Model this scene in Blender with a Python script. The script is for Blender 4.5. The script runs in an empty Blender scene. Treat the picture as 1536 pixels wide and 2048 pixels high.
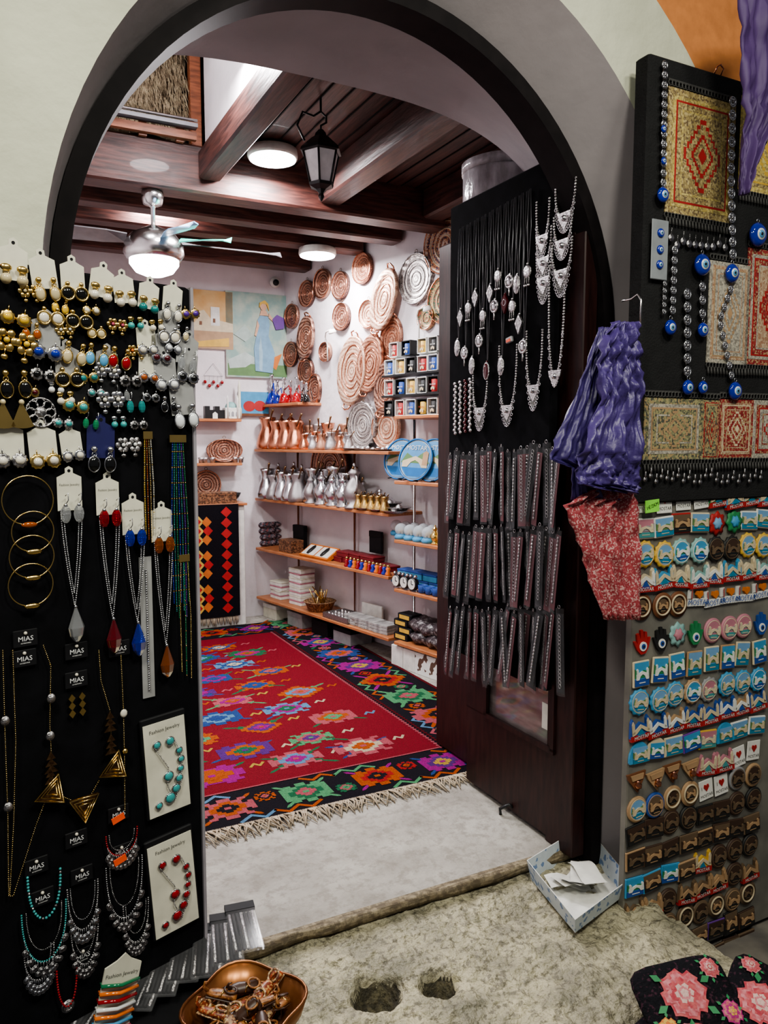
import bpy, math, random
from mathutils import Matrix, Vector, noise
R=random.Random(7)
F=1540.0; PITCH=math.radians(5.3); SP=math.sin(PITCH); CP=math.cos(PITCH)
CAM=Vector((0,0,1.5)); FA=math.radians(27)
FR=Matrix.Rotation(FA,4,'Z')
pi=math.pi
def T(x,y=0,z=0):
    return Matrix.Translation(Vector((x,y,z)) if not isinstance(x,Vector) else x)
def RX(a): return Matrix.Rotation(math.radians(a),4,'X')
def RY(a): return Matrix.Rotation(math.radians(a),4,'Y')
def RZ(a): return Matrix.Rotation(math.radians(a),4,'Z')
def SC(s,sy=None,sz=None):
    return Matrix.Diagonal((s,s if sy is None else sy,s if sz is None else sz,1))
def ray(px,py):
    a=(px-768)/F; b=(py-1024)/F
    return Vector((a,CP-b*SP,-SP-b*CP))
class PL:
    """a real vertical surface: frame x right along it, y into it, z up"""
    def __init__(s,x,y,deg):
        s.o=Vector((x,y,0)); s.deg=deg; t=math.radians(deg)
        s.n=Vector((math.sin(t),-math.cos(t),0)); s.M=T(s.o)@RZ(deg); s.I=s.M.inverted()
    def pt(s,px,py,off=0):
        d=ray(px,py); k=((s.o-CAM).dot(s.n)+off)/d.dot(s.n)
        return CAM+d*k
    def loc(s,px,py,off=0):
        return s.I@s.pt(px,py,off)
    def at(s,px,py,off=0,roll=0):
        return T(s.pt(px,py,off))@RZ(s.deg)@RY(roll)
    def mpp(s,px,py):
        d=ray(px,py); k=((s.o-CAM).dot(s.n))/d.dot(s.n)
        return k/F
def floor_pt(px,py,z=0):
    d=ray(px,py); return CAM+d*((z-CAM.z)/d.z)
# ---------------------------------------------------------------- materials
MC={}
def mat(name,col,rough=.5,metal=0,col2=None,scale=20,bump=0,bscale=None,stretch=None,emit=0,alpha=1,trans=0,coat=0,ramp=(.35,.65),spec=None,detail=4,bd=.02):
    if name in MC: return MC[name]
    m=bpy.data.materials.new(name); m.use_nodes=True; nt=m.node_tree; b=nt.nodes['Principled BSDF']
    b.inputs['Roughness'].default_value=rough; b.inputs['Metallic'].default_value=metal
    b.inputs['Coat Weight'].default_value=coat
    if spec is not None: b.inputs['Specular IOR Level'].default_value=spec
    if trans: b.inputs['Transmission Weight'].default_value=trans
    b.inputs['Alpha'].default_value=alpha
    c=(*col,1)
    if col2 is None: col2=tuple(x*.82 for x in col)
    tc=nt.nodes.new('ShaderNodeTexCoord'); mp=nt.nodes.new('ShaderNodeMapping')
    if stretch: mp.inputs['Scale'].default_value=stretch
    nt.links.new(tc.outputs['Object'],mp.inputs['Vector'])
    n=nt.nodes.new('ShaderNodeTexNoise'); n.inputs['Scale'].default_value=scale; n.inputs['Detail'].default_value=detail
    nt.links.new(mp.outputs[0],n.inputs['Vector'])
    r=nt.nodes.new('ShaderNodeValToRGB'); r.color_ramp.elements[0].position=ramp[0]; r.color_ramp.elements[1].position=ramp[1]
    r.color_ramp.elements[0].color=(*col2,1); r.color_ramp.elements[1].color=c
    nt.links.new(n.outputs[0],r.inputs[0]); nt.links.new(r.outputs[0],b.inputs['Base Color'])
    if emit:
        b.inputs['Emission Color'].default_value=c; b.inputs['Emission Strength'].default_value=emit
    if bump:
        n2=nt.nodes.new('ShaderNodeTexNoise'); n2.inputs['Scale'].default_value=bscale or scale; n2.inputs['Detail'].default_value=5
        nt.links.new(mp.outputs[0],n2.inputs['Vector'])
        bp=nt.nodes.new('ShaderNodeBump'); bp.inputs['Strength'].default_value=bump; bp.inputs['Distance'].default_value=bd
        nt.links.new(n2.outputs[0],bp.inputs['Height']); nt.links.new(bp.outputs[0],b.inputs['Normal'])
    MC[name]=m; return m
def mottle(m,scale,dark,fac=.8,ramp=(.45,.56)):
    """second finer layer of blotches over a material's base colour"""
    nt=m.node_tree; b=nt.nodes['Principled BSDF']; src=b.inputs['Base Color'].links[0].from_socket
    tc=nt.nodes.new('ShaderNodeTexCoord'); n=nt.nodes.new('ShaderNodeTexNoise'); n.inputs['Scale'].default_value=scale; n.inputs['Detail'].default_value=8; n.inputs['Roughness'].default_value=.7
    nt.links.new(tc.outputs['Object'],n.inputs['Vector'])
    r=nt.nodes.new('ShaderNodeValToRGB'); r.color_ramp.elements[0].position=ramp[0]; r.color_ramp.elements[1].position=ramp[1]; r.color_ramp.elements[0].color=(fac,fac,fac,1); r.color_ramp.elements[1].color=(0,0,0,1)
    nt.links.new(n.outputs[0],r.inputs[0])
    mx=nt.nodes.new('ShaderNodeMix'); mx.data_type='RGBA'; mx.inputs[7].default_value=(*dark,1)
    nt.links.new(r.outputs[0],mx.inputs[0]); nt.links.new(src,mx.inputs[6]); nt.links.new(mx.outputs[2],b.inputs['Base Color'])
    return m
def speck(name,cols,scale=60,rough=.5,metal=0,rings=0,bump=.4):
    if name in MC: return MC[name]
    m=bpy.data.materials.new(name); m.use_nodes=True; nt=m.node_tree; b=nt.nodes['Principled BSDF']
    b.inputs['Roughness'].default_value=rough; b.inputs['Metallic'].default_value=metal
    tc=nt.nodes.new('ShaderNodeTexCoord'); v=nt.nodes.new('ShaderNodeTexVoronoi'); v.inputs['Scale'].default_value=scale
    nt.links.new(tc.outputs['Object'],v.inputs['Vector'])
    s=nt.nodes.new('ShaderNodeSeparateColor'); nt.links.new(v.outputs['Color'],s.inputs[0])
    src=s.outputs[0]
    if rings:
        w=nt.nodes.new('ShaderNodeTexWave'); w.wave_type='RINGS'; w.rings_direction='Y'; w.inputs['Scale'].default_value=rings; w.inputs['Distortion'].default_value=.5; w.inputs['Detail'].default_value=2; w.inputs['Detail Scale'].default_value=6
        nt.links.new(tc.outputs['Object'],w.inputs['Vector'])
        mx=nt.nodes.new('ShaderNodeMath'); mx.operation='MULTIPLY_ADD'; mx.inputs[1].default_value=.5
        md=nt.nodes.new('ShaderNodeMath'); md.operation='MULTIPLY'; md.inputs[1].default_value=.5
        nt.links.new(src,md.inputs[0]); nt.links.new(w.outputs['Fac'],mx.inputs[0]); nt.links.new(md.outputs[0],mx.inputs[2]); src=mx.outputs[0]
    r=nt.nodes.new('ShaderNodeValToRGB'); r.color_ramp.interpolation='CONSTANT' if not rings else 'LINEAR'
    k=len(cols); e=r.color_ramp.elements
    while len(e)<k: e.new(.5)
    for i,c in enumerate(cols):
        e[i].position=(i/k if not rings else .18+.55*i/max(1,k-1)); e[i].color=(*c,1)
    nt.links.new(src,r.inputs[0]); nt.links.new(r.outputs[0],b.inputs['Base Color'])
    if bump:
        bp=nt.nodes.new('ShaderNodeBump'); bp.inputs['Strength'].default_value=bump; bp.inputs['Distance'].default_value=.004
        nt.links.new(src,bp.inputs['Height']); nt.links.new(bp.outputs[0],b.inputs['Normal'])
    MC[name]=m; return m
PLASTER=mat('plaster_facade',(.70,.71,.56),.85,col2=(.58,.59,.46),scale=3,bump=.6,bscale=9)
REVEAL=mat('plaster_reveal',(.33,.295,.305),.85,col2=(.27,.245,.255),scale=3,bump=.2,bscale=10)  # pinkish-grey cast of the light is put into this plaster colour
ORANGE=mat('plaster_orange',(.70,.27,.09),.85,bump=.3,bscale=8)
WHITEW=mat('interior_plaster',(.72,.67,.69),.75,col2=(.62,.58,.60),scale=4,bump=.3,bscale=12)
DARKF=mat('frame_paint_black',(.010,.008,.009),.6,col2=(.015,.012,.013),spec=.15)
DWOOD=mat('dark_stained_wood',(.105,.034,.025),.5,col2=(.03,.011,.009),scale=7,stretch=(1,9,9),bump=.15,coat=.04)
DWOOD2=mat('dark_ceiling_board',(.085,.03,.024),.48,col2=(.025,.010,.009),scale=6,stretch=(9,1,9),bump=.15,coat=.06)
DOORW=mat('mahogany_door_wood',(.035,.012,.011),.42,col2=(.016,.006,.006),scale=9,stretch=(6,6,1),spec=.35)
SHELFW=mat('orange_pine_shelf',(.50,.20,.08),.4,col2=(.34,.12,.05),scale=10,stretch=(1,8,8))
OWOOD=mat('varnished_rail_wood',(.30,.10,.045),.4,col2=(.14,.045,.02),scale=10,stretch=(1,8,8))
CONC=mottle(mat('concrete_slab',(.42,.40,.36),.8,col2=(.27,.25,.22),scale=4,bump=.45,bscale=30,detail=8),22,(.2,.18,.15),.55,(.40,.52))
NOSE=mottle(mat('worn_nosing_wood',(.36,.30,.2),.75,col2=(.17,.13,.08),scale=12,stretch=(1,8,8),bump=.4),40,(.08,.06,.04),.7)
GROUNDM=mat('street_paving',(.22,.2,.17),.8,col2=(.12,.11,.1),scale=6,bump=.5)
VELVET=mat('black_velvet',(.009,.009,.011),1,col2=(.006,.006,.007),spec=.08)
BLKP=mat('black_plastic',(.012,.012,.013),.4)
GOLD=mat('gold_metal',(.83,.6,.22),.25,1); SILVER=mat('silver_metal',(.78,.78,.8),.25,1,col2=(.42,.42,.44),scale=120)
OLDS=mat('antique_silver',(.68,.66,.66),.35,1,col2=(.22,.21,.22),scale=160,bump=.3)
COPPER=mat('copper_metal',(.80,.38,.24),.25,1,col2=(.5,.2,.12),scale=60,bump=.1)
BRONZE=mat('bronze_metal',(.35,.22,.12),.35,1,col2=(.12,.07,.04),scale=120)
CHROME=mat('brushed_chrome',(.7,.69,.68),.22,1)
WHITE=mat('white_card',(.78,.77,.72),.6); CREAM=mat('cream_card',(.70,.68,.56),.6); GREYC=mat('grey_card',(.33,.33,.33),.5)
BLACKC=mat('black_card',(.012,.012,.014),.6,spec=.2); INK=mat('grey_ink',(.15,.15,.15),.6); WINK=mat('white_ink',(.9,.9,.9),.6)
PLASTIC=mat('clear_plastic_sleeve',(.5,.5,.53),.10,alpha=.10)
def gem(n,c): return mat('gem_'+n,c,.08,coat=.6)
G={n:gem(n,c) for n,c in dict(red=(.30,.008,.012),dred=(.08,.005,.01),blue=(.012,.03,.34),black=(.006,.006,.006),teal=(.02,.20,.20),turq=(.06,.36,.36),pearl=(.75,.70,.6),cream=(.6,.5,.3),pink=(.55,.08,.16),green=(.02,.18,.08),amber=(.35,.08,.015),clear=(.8,.82,.85),lblue=(.12,.38,.65),orange=(.75,.18,.03),yellow=(.7,.46,.06),purple=(.1,.03,.3),white=(.78,.78,.78)).items()}
def gg(n,c): return mat('glass_'+n,c,.03,trans=.85,coat=.5)
GG={'clear':gg('clear',(.9,.92,.95)),'dred':gg('dred',(.5,.01,.03)),'red':gg('red',(.7,.02,.04)),'blue':gg('blue',(.03,.08,.85)),'amber':gg('amber',(.7,.2,.03))}
def flat(n,c,r=.6): return mat('paint_'+n,c,r)
P={n:flat(n,c) for n,c in dict(sky=(.18,.36,.58),hill=(.11,.22,.08),bridge=(.60,.50,.34),river=(.03,.20,.32),red=(.40,.025,.025),blue=(.025,.08,.32),lblue=(.07,.30,.52),yellow=(.66,.42,.07),white=(.72,.72,.68),black=(.014,.014,.014),brown=(.18,.07,.03),dbrown=(.06,.032,.02),tan=(.42,.27,.15),pink=(.48,.2,.25),green=(.03,.22,.08),orange=(.6,.18,.03),bronze=(.15,.10,.06),grey=(.28,.28,.29),magenta=(.4,.02,.18),teal=(.07,.28,.28),lime=(.3,.85,.1),skin=(.62,.37,.24),cream=(.64,.55,.38),aqua=(.25,.44,.42),purple=(.14,.05,.28)).items()}
W={n:mat('wool_'+n,c,.95,col2=tuple(x*.65 for x in c),scale=180,bump=.5,bscale=260,spec=.1) for n,c in dict(red=(.185,.012,.020),dred=(.11,.008,.012),black=(.012,.010,.015),blue=(.025,.06,.19),lblue=(.10,.21,.34),green=(.02,.12,.055),lgreen=(.08,.26,.12),orange=(.36,.075,.015),pink=(.36,.08,.10),magenta=(.26,.014,.17),yellow=(.40,.26,.05),white=(.45,.41,.33),cream=(.45,.38,.26),purple=(.09,.025,.16),bred=(.33,.02,.02)).items()}
# ---------------------------------------------------------------- mesh builder
class MB:
    def __init__(s): s.v=[];s.f=[];s.mi=[];s.sm=[];s.mats=[]
    def add(s,vs,fs,m,M=None,smooth=False):
        if m not in s.mats: s.mats.append(m)
        i=s.mats.index(m); b=len(s.v)
        for v in vs:
            v=Vector(v); s.v.append(M@v if M else v)
        for f in fs: s.f.append([b+k for k in f]); s.mi.append(i); s.sm.append(smooth)
        return s
    def box(s,x0,x1,y0,y1,z0,z1,m,M=None):
        vs=[(x,y,z) for z in(z0,z1) for y in(y0,y1) for x in(x0,x1)]
        return s.add(vs,[(0,2,3,1),(4,5,7,6),(0,1,5,4),(2,6,7,3),(0,4,6,2),(1,3,7,5)],m,M)
    def bbox(s,x0,x1,y0,y1,z0,z1,m,b=.004,M=None):
        def ring(z,i): return [(x0+i+b,y0+i,z),(x1-i-b,y0+i,z),(x1-i,y0+i+b,z),(x1-i,y1-i-b,z),(x1-i-b,y1-i,z),(x0+i+b,y1-i,z),(x0+i,y1-i-b,z),(x0+i,y0+i+b,z)]
        rs=[ring(z0,b),ring(z0+b,0),ring(z1-b,0),ring(z1,b)]
        vs=sum(rs,[]); fs=[tuple(range(7,-1,-1)),tuple(range(24,32))]
        for k in range(3):
            for j in range(8): fs.append((k*8+j,k*8+(j+1)%8,(k+1)*8+(j+1)%8,(k+1)*8+j))
        return s.add(vs,fs,m,M)
    def lathe(s,prof,m,n=20,M=None,smooth=True,wob=None,caps=True):
        vs=[];fs=[]
        for r,z in prof:
            for j in range(n):
                a=2*pi*j/n; rr=r*(wob(a) if wob else 1); vs.append((rr*math.cos(a),rr*math.sin(a),z))
        for k in range(len(prof)-1):
            for j in range(n): fs.append((k*n+j,k*n+(j+1)%n,(k+1)*n+(j+1)%n,(k+1)*n+j))
        if caps:
            fs.append(tuple(range(n-1,-1,-1))); fs.append(tuple((len(prof)-1)*n+j for j in range(n)))
        return s.add(vs,fs,m,M,smooth)
    def sph(s,c,r,m,nu=8,nv=5,M=None,sc=(1,1,1),smooth=True):
        vs=[(c[0],c[1],c[2]+r*sc[2])];fs=[]
        for i in range(1,nv):
            p=pi*i/nv
            for j in range(nu):
                a=2*pi*j/nu; vs.append((c[0]+r*sc[0]*math.sin(p)*math.cos(a),c[1]+r*sc[1]*math.sin(p)*math.sin(a),c[2]+r*sc[2]*math.cos(p)))
        vs.append((c[0],c[1],c[2]-r*sc[2])); L=len(vs)-1
        for j in range(nu):
            fs.append((0,1+j,1+(j+1)%nu)); fs.append((L,L-nu+(j+1)%nu,L-nu+j))
        for i in range(nv-2):
            for j in range(nu): a=1+i*nu; fs.append((a+j,a+nu+j,a+nu+(j+1)%nu,a+(j+1)%nu))
        return s.add(vs,fs,m,M,smooth)
    def tube(s,pts,r,m,n=6,closed=False,M=None):
        pts=[Vector(p) for p in pts]; N=len(pts); vs=[];fs=[]; pn=None
        for i,p in enumerate(pts):
            d=(pts[(i+1)%N]-pts[i-1]) if closed else (pts[min(i+1,N-1)]-pts[max(i-1,0)])
            if d.length<1e-9: d=Vector((0,0,1))
            d.normalize()
            if pn is None: pn=Vector((0,1,0)) if abs(d.y)<.9 else Vector((1,0,0))
            x=pn-d*pn.dot(d)
            if x.length<1e-6: x=d.orthogonal()
            x.normalize(); pn=x; y=d.cross(x); rr=r[i] if isinstance(r,(list,tuple)) else r
            for j in range(n):
                a=2*pi*j/n; vs.append(p+x*(rr*math.cos(a))+y*(rr*math.sin(a)))
        for i in range(N if closed else N-1):
            for j in range(n): q=(i+1)%N; fs.append((i*n+j,i*n+(j+1)%n,q*n+(j+1)%n,q*n+j))
        if not closed: fs.append(tuple(range(n-1,-1,-1))); fs.append(tuple((N-1)*n+j for j in range(n)))
        return s.add(vs,fs,m,M,True)
    def ring(s,c,Rr,r,m,n=20,k=6,M=None,sx=1,sz=1):
        return s.tube([(c[0]+Rr*sx*math.cos(2*pi*i/n),c[1],c[2]+Rr*sz*math.sin(2*pi*i/n)) for i in range(n)],r,m,k,True,M)
    def poly(s,p,y0,y1,m,M=None):
        N=len(p); vs=[(a,y0,b) for a,b in p]+[(a,y1,b) for a,b in p]
        ar=sum(p[i][0]*p[(i+1)%N][1]-p[(i+1)%N][0]*p[i][1] for i in range(N))
        fr=list(range(N))
        if ar<0: fr=fr[::-1]
        fs=[tuple(fr),tuple(N+k for k in fr[::-1])]
        for i in range(N):
            j=(i+1)%N
            fs.append((j,i,N+i,N+j) if ar>0 else (i,j,N+j,N+i))
        return s.add(vs,fs,m,M)
    def flatp(s,p,z,m,M=None):
        N=len(p); ar=sum(p[i][0]*p[(i+1)%N][1]-p[(i+1)%N][0]*p[i][1] for i in range(N))
        f=tuple(range(N)); f=f if ar>0 else f[::-1]
        return s.add([(a,b,z) for a,b in p],[f],m,M)
    def text(s,t,size,m,M=None,ext=.0004,align='CENTER'):
        vs,fs=textgeo(t,size,ext,align)
        return s.add(vs,fs,m,M)
    def beads(s,pts,r,m,step=None,m2=None,every=0,nu=6,nv=4,M=None):
        pts=[Vector(p) for p in pts]; step=step or 2*r; acc=0; cnt=0; s.sph(pts[0],r,m,nu,nv,M)
        for i in range(len(pts)-1):
            a,b=pts[i],pts[i+1]; L=(b-a).length
            if L<1e-9: continue
            d=step-acc
            while d<=L:
                cnt+=1; s.sph(a+(b-a)*(d/L),r,(m2 if (every and cnt%every==0) else m),nu,nv,M); d+=step
            acc=L-(d-step)
        return s
    def mesh(s,name='mesh'):
        me=bpy.data.meshes.new(name); me.from_pydata([tuple(v) for v in s.v],[],s.f)
        for m in s.mats: me.materials.append(m)
        me.polygons.foreach_set('material_index',s.mi); me.polygons.foreach_set('use_smooth',s.sm); me.update(); return me
TG={}
def textgeo(t,size,ext,align):
    k=(t,align)
    if k not in TG:
        cu=bpy.data.curves.new('t','FONT'); cu.body=t; cu.size=1; cu.align_x=align; cu.align_y='CENTER'; cu.resolution_u=2
        ob=bpy.data.objects.new('t',cu); bpy.context.scene.collection.objects.link(ob)
        dg=bpy.context.evaluated_depsgraph_get(); me=bpy.data.meshes.new_from_object(ob.evaluated_get(dg))
        TG[k]=([(v.co.x,v.co.y) for v in me.vertices],[tuple(p.vertices) for p in me.polygons])
        bpy.data.objects.remove(ob); bpy.data.curves.remove(cu); bpy.data.meshes.remove(me)
    v,f=TG[k]
    return [(a*size,-ext,b*size) for a,b in v],f
def circ(r,n=24,cx=0,cz=0,sx=1,sz=1,a0=0): return [(cx+r*sx*math.cos(2*pi*i/n+a0),cz+r*sz*math.sin(2*pi*i/n+a0)) for i in range(n)]
def rect(x0,x1,z0,z1): return [(x0,z0),(x1,z0),(x1,z1),(x0,z1)]
COLL=bpy.context.scene.collection
def link(o): COLL.objects.link(o)
def put(name,parts,M,label,cat,group=None,kind=None):
    if not isinstance(parts,list): parts=[(name,parts)]
    if len(parts)==1 and len(parts[0])==2:
        o=bpy.data.objects.new(name,parts[0][1]); o.matrix_world=M; link(o)
    else:
        o=bpy.data.objects.new(name,None); o.empty_display_size=.02; o.matrix_world=M; link(o)
        for p in parts:
            c=bpy.data.objects.new(p[0],p[1]); c.parent=o; link(c)
            if len(p)>2 and p[2]: c.matrix_local=p[2]
            if len(p)>3:
                for q in p[3]:
                    for kk,vv in q.items(): c[kk]=vv
    o['label']=label; o['category']=cat
    if group: o['group']=group
    if kind: o['kind']=kind
    return o
def struct(name,mb,M=None,label=None,cat='structure'):
    o=bpy.data.objects.new(name,mb.mesh(name)); o.matrix_world=M or Matrix.Identity(4); link(o); o['kind']='structure'
    o['label']=label or name; o['category']=cat; return o
CACHE={}
def proto(key,fn):
    if key not in CACHE: CACHE[key]=fn()
    return CACHE[key]
# ---------------------------------------------------------------- planes
def st(t,s=0): v=FR@Vector((s,t,0)); return v
MAGP=PL(*st(1.80).xy,27)
LEFTP=PL(-.37,1.5,42)
v=FR@Vector((1.74,0,0)); DOORP=PL(v.x,v.y,-63)
CORN=Vector((-.84,6.64,0)); RWP=PL(CORN.x,CORN.y,-51.7); BWP=PL(CORN.x,CORN.y,27)
# ---------------------------------------------------------------- shell
def curve(cs,rx,zs,rz,zb,n=48,pw=2.0):
    pts=[(cs-rx,zb),(cs-rx,zs*.5)]
    for i in range(n+1):
        a=pi-pi*i/n; c,s_=math.cos(a),math.sin(a)
        pts.append((cs+rx*math.copysign(abs(c)**(2/pw),c),zs+rz*abs(s_)**(2/pw)))
    pts+= [(cs+rx,zs*.5),(cs+rx,zb)]
    return pts
def bridge(mb,A,ta,B,tb,m,smooth=False):
    n=len(A); vs=[(s,ta,z) for s,z in A]+[(s,tb,z) for s,z in B]
    mb.add(vs,[(i,i+1,n+i+1,n+i) for i in range(n-1)],m,None,smooth)
ZG=-.34
c0=curve(1.115,1.0,1.80,1.10,ZG); c1=curve(1.03,.89,1.84,.935,ZG); c1i=curve(1.03,.845,1.84,.89,ZG)
c135=curve(1.115,1.36,1.80,1.36,ZG); cbig=curve(1.115,5.5,1.80,3.4,ZG); c2=curve(1.08,1.12,1.9,.86,ZG,pw=3.0)
cbig2=curve(1.08,4.5,1.9,2.6,ZG)
mb=MB()
bridge(mb,c135,1.90,c0,1.90,PLASTER); bridge(mb,cbig,1.90,c135,1.90,ORANGE)
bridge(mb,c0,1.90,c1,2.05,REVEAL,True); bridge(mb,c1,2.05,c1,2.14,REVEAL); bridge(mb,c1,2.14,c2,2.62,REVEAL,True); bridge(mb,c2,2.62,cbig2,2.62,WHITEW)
struct('wall_front',mb,FR,'thick plastered wall with arched doorway, cream face, orange upper part','wall')
mb=MB(); bridge(mb,c1,2.03,c1i,2.03,DARKF); bridge(mb,c1i,2.03,c1i,2.14,DARKF,True); bridge(mb,c1i,2.14,c1,2.14,DARKF); bridge(mb,c1,2.05,c1,2.03,DARKF,True)
struct('trim_1',mb,FR,'black painted arched door frame set into the plaster reveal','door frame')
mb=MB(); mb.box(-1.2,3.4,2.125,6.6,-.2,0,CONC)
struct('floor',mb,FR,'worn grey concrete floor slab of the shop','floor')
mb=MB()
N=80; vs=[];fs=[]
for i in range(N+1):
    s=.10+1.86*i/N
    dz=.007*noise.noise(Vector((s*9,0,3))); dt=.014*noise.noise(Vector((s*7,4,0)))
    for (t,z) in ((2.127,.002),(2.105+dt,.002+dz*.5),(2.094+dt,-.006+dz),(2.096+dt,-.030),(2.127,-.032)): vs.append((s,t,z))
for i in range(N):
    for j in range(4): fs.append((i*5+j,i*5+j+1,(i+1)*5+j+1,(i+1)*5+j))
mb.add(vs,fs,NOSE,None,True)
struct('trim_2',mb,FR,'worn wooden nosing along the edge of the concrete threshold','threshold nosing')
mb=MB(); mb.box(-6,6,-4,9,ZG-.1,ZG,GROUNDM); struct('ground',mb,None,'grey stone street paving','ground')
# stone step
p1=FR.inverted()@floor_pt(752,1998,-.08); p2=FR.inverted()@floor_pt(878,1976,-.08)
STONE=mottle(mottle(mat('weathered_limestone',(.50,.455,.31),.6,col2=(.27,.25,.18),scale=7,bump=1,bscale=35,ramp=(.36,.62),detail=9,bd=.03),48,(.10,.09,.065),.7,(.41,.49)),11,(.15,.145,.10),.55,(.34,.48))
HOLLOW_SHADE=mottle(mat('shaded_stone_hollow',(.16,.14,.085),.8,col2=(.06,.05,.035),scale=30,bump=.8,bscale=60),50,(.03,.028,.02),.7)  # shade of the step's hollows painted in as a darker stone colour
mb=MB(); nx,ny=200,120; vs=[]; fa=[];fb=[]; SL=.46; dep=[]
for j in range(ny+1):
    for i in range(nx+1):
        s=SL+(1.95-SL)*i/nx; t=1.28+.84*j/ny; e=(1-j/ny)
        z=-.040-.07*e+.022*noise.noise(Vector((s*3,t*3,0)))*min(1,e*6)+.014*noise.noise(Vector((s*11,t*11,1)))+.008*noise.noise(Vector((s*30,t*30,1)))+.004*noise.noise(Vector((s*70,t*70,5)))
        dd_=0
        for p,rr,dd in((p1,.055,.10),(p2,.040,.08)):
            w_=noise.noise(Vector((s*25,t*25,9)))*.25; d2=(((s-p.x)/1.25)**2+(t-p.y)**2)*(1+w_); q=dd*math.exp(-(d2/rr**2)**2); z-=q; dd_+=q
        if j==0: z-=.03
        vs.append((s,t,z)); dep.append(dd_)
for j in range(ny):
    for i in range(nx):
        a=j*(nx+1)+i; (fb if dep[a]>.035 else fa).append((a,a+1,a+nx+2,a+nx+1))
b0=len(mb.v); mb.add(vs,fa,STONE,None,True)
mb.mats.append(HOLLOW_SHADE)
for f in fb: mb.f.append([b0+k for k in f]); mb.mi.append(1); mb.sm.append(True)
mb.add([(SL,1.28,-.12),(1.95,1.28,-.12),(1.95,1.28,ZG),(SL,1.28,ZG),(1.95,2.12,-.06),(1.95,2.12,ZG),(SL,2.12,-.06),(SL,2.12,ZG)],[(0,3,2,1),(1,2,5,4),(0,6,7,3)],STONE)
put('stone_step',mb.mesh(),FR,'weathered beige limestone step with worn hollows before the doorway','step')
# interior walls
mb=MB(); mb.box(0,4.4,0,.1,0,4.1,WHITEW); struct('wall_right',mb,RWP.M,'white plaster shop wall hung with copper plates','wall')
mb=MB(); mb.box(-3.6,.1,0,.1,0,4.1,WHITEW); struct('wall_back',mb,BWP.M,'white plaster wall with paintings','wall')
mb=MB(); mb.box(-.45,-.35,2.62,6.5,0,4.1,WHITEW); struct('wall_left',mb,FR,'white plaster side wall','wall')
mb=MB()
mb.box(1.1,3.3,2.62,4.35,3.05,3.1,DWOOD2); mb.box(-.4,3.3,4.35,6.45,3.05,3.1,DWOOD2); mb.box(-.45,3.3,2.62,6.5,3.95,4.0,DWOOD2)
for i in range(22):
    s=1.2+i*.1
    mb.box(s-.003,s+.003,2.63,6.3,3.044,3.051,DARKF)
struct('ceiling',mb,FR,'dark red-brown stained plank ceiling','ceiling')
def beam(s0,s1,t0,t1,z0,z1,lab='dark red-brown stained wooden ceiling beam',m=DWOOD):
    b_=.012; x=MB(); x.bbox(-(s1-s0)/2,(s1-s0)/2,-(t1-t0)/2,(t1-t0)/2,0,z1-z0,m,b_)
    return put('ceiling_beam',x.mesh(),FR@T((s0+s1)/2,(t0+t1)/2,z0),lab,'beam','ceiling beams')
beam(-.35,2.62,4.28,4.44,2.83,3.08); beam(-.35,2.55,4.72,4.86,2.84,3.05); beam(-.35,2.46,5.14,5.28,2.85,3.05); beam(-.35,2.34,5.86,6.0,2.85,3.05)
beam(1.06,1.18,2.63,4.28,2.90,3.05,m=DWOOD2); beam(1.75,1.89,2.63,4.28,2.87,3.05,m=DWOOD2); beam(2.45,2.59,2.63,4.28,2.87,3.05,m=DWOOD2)
mb=MB(); mb.box(-.3,1.04,4.22,4.25,3.08,3.12,OWOOD)
for i in range(7): mb.box(-.2+i*.19,-.16+i*.19,4.25,4.275,3.07,3.14,OWOOD)
mb2=MB(); mb2.box(-.3,1.04,4.19,4.24,3.135,3.155,mat('grey_metal_rail',(.25,.25,.27),.4,.6))
mb3=MB(); mb3.tube([(-.3,4.2,3.17),(1.04,4.2,3.17)],.008,CHROME)
put('loft_railing',[('slats',mb.mesh()),('metal_rail',mb2.mesh()),('handrail',mb3.mesh())],FR,'low varnished wooden railing with grey metal bar along the loft','railing')
mb=MB(); mb.bbox(1.03,1.09,4.30,4.36,3.08,3.94,OWOOD); put('loft_post',mb.mesh(),FR,'red-brown wooden post carrying the loft ceiling','post')
mb=MB(); mb.box(1.10,1.13,2.64,4.28,3.10,3.94,WHITEW); put('loft_wall_panel',mb.mesh(),FR,'white painted panel beside the loft post, brightly lit','panel')
WOOL=mat('sheep_wool',(.44,.36,.23),.95,col2=(.18,.13,.08),scale=25,bump=1,bscale=60)
mb=MB(); vs=[];fs=[];n1,n2=22,16
for j in range(n2+1):
    for i in range(n1+1):
        u=i/n1;w=j/n2; ed=min(u,1-u,w,1-w); y=-.09*min(1,ed*6)-.02*noise.noise(Vector((u*9,w*9,0)))
        vs.append((-.58+1.16*u+.02*math.sin(w*14),y,.78*w-.39+.02*math.sin(u*17)))
for j in range(n2):
    for i in range(n1): a=j*(n1+1)+i; fs.append((a,a+1,a+n1+2,a+n1+1))
mb.add(vs,fs,WOOL,None,True)
for k in range(5200):
    u,w=R.uniform(-.58,.58),R.uniform(-.34,.39); l=R.uniform(.05,.10); dx=R.uniform(-.02,.02)
    mb.add([(u-.003,-.085,w),(u+.003,-.085,w),(u+dx,-.11-R.random()*.03,w-l)],[(0,1,2)],WOOL)
put('sheepskin',mb.mesh(),FR@T(.44,4.43,3.52),'shaggy straw-coloured sheepskin hung behind the loft railing','sheepskin',kind='stuff')
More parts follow.
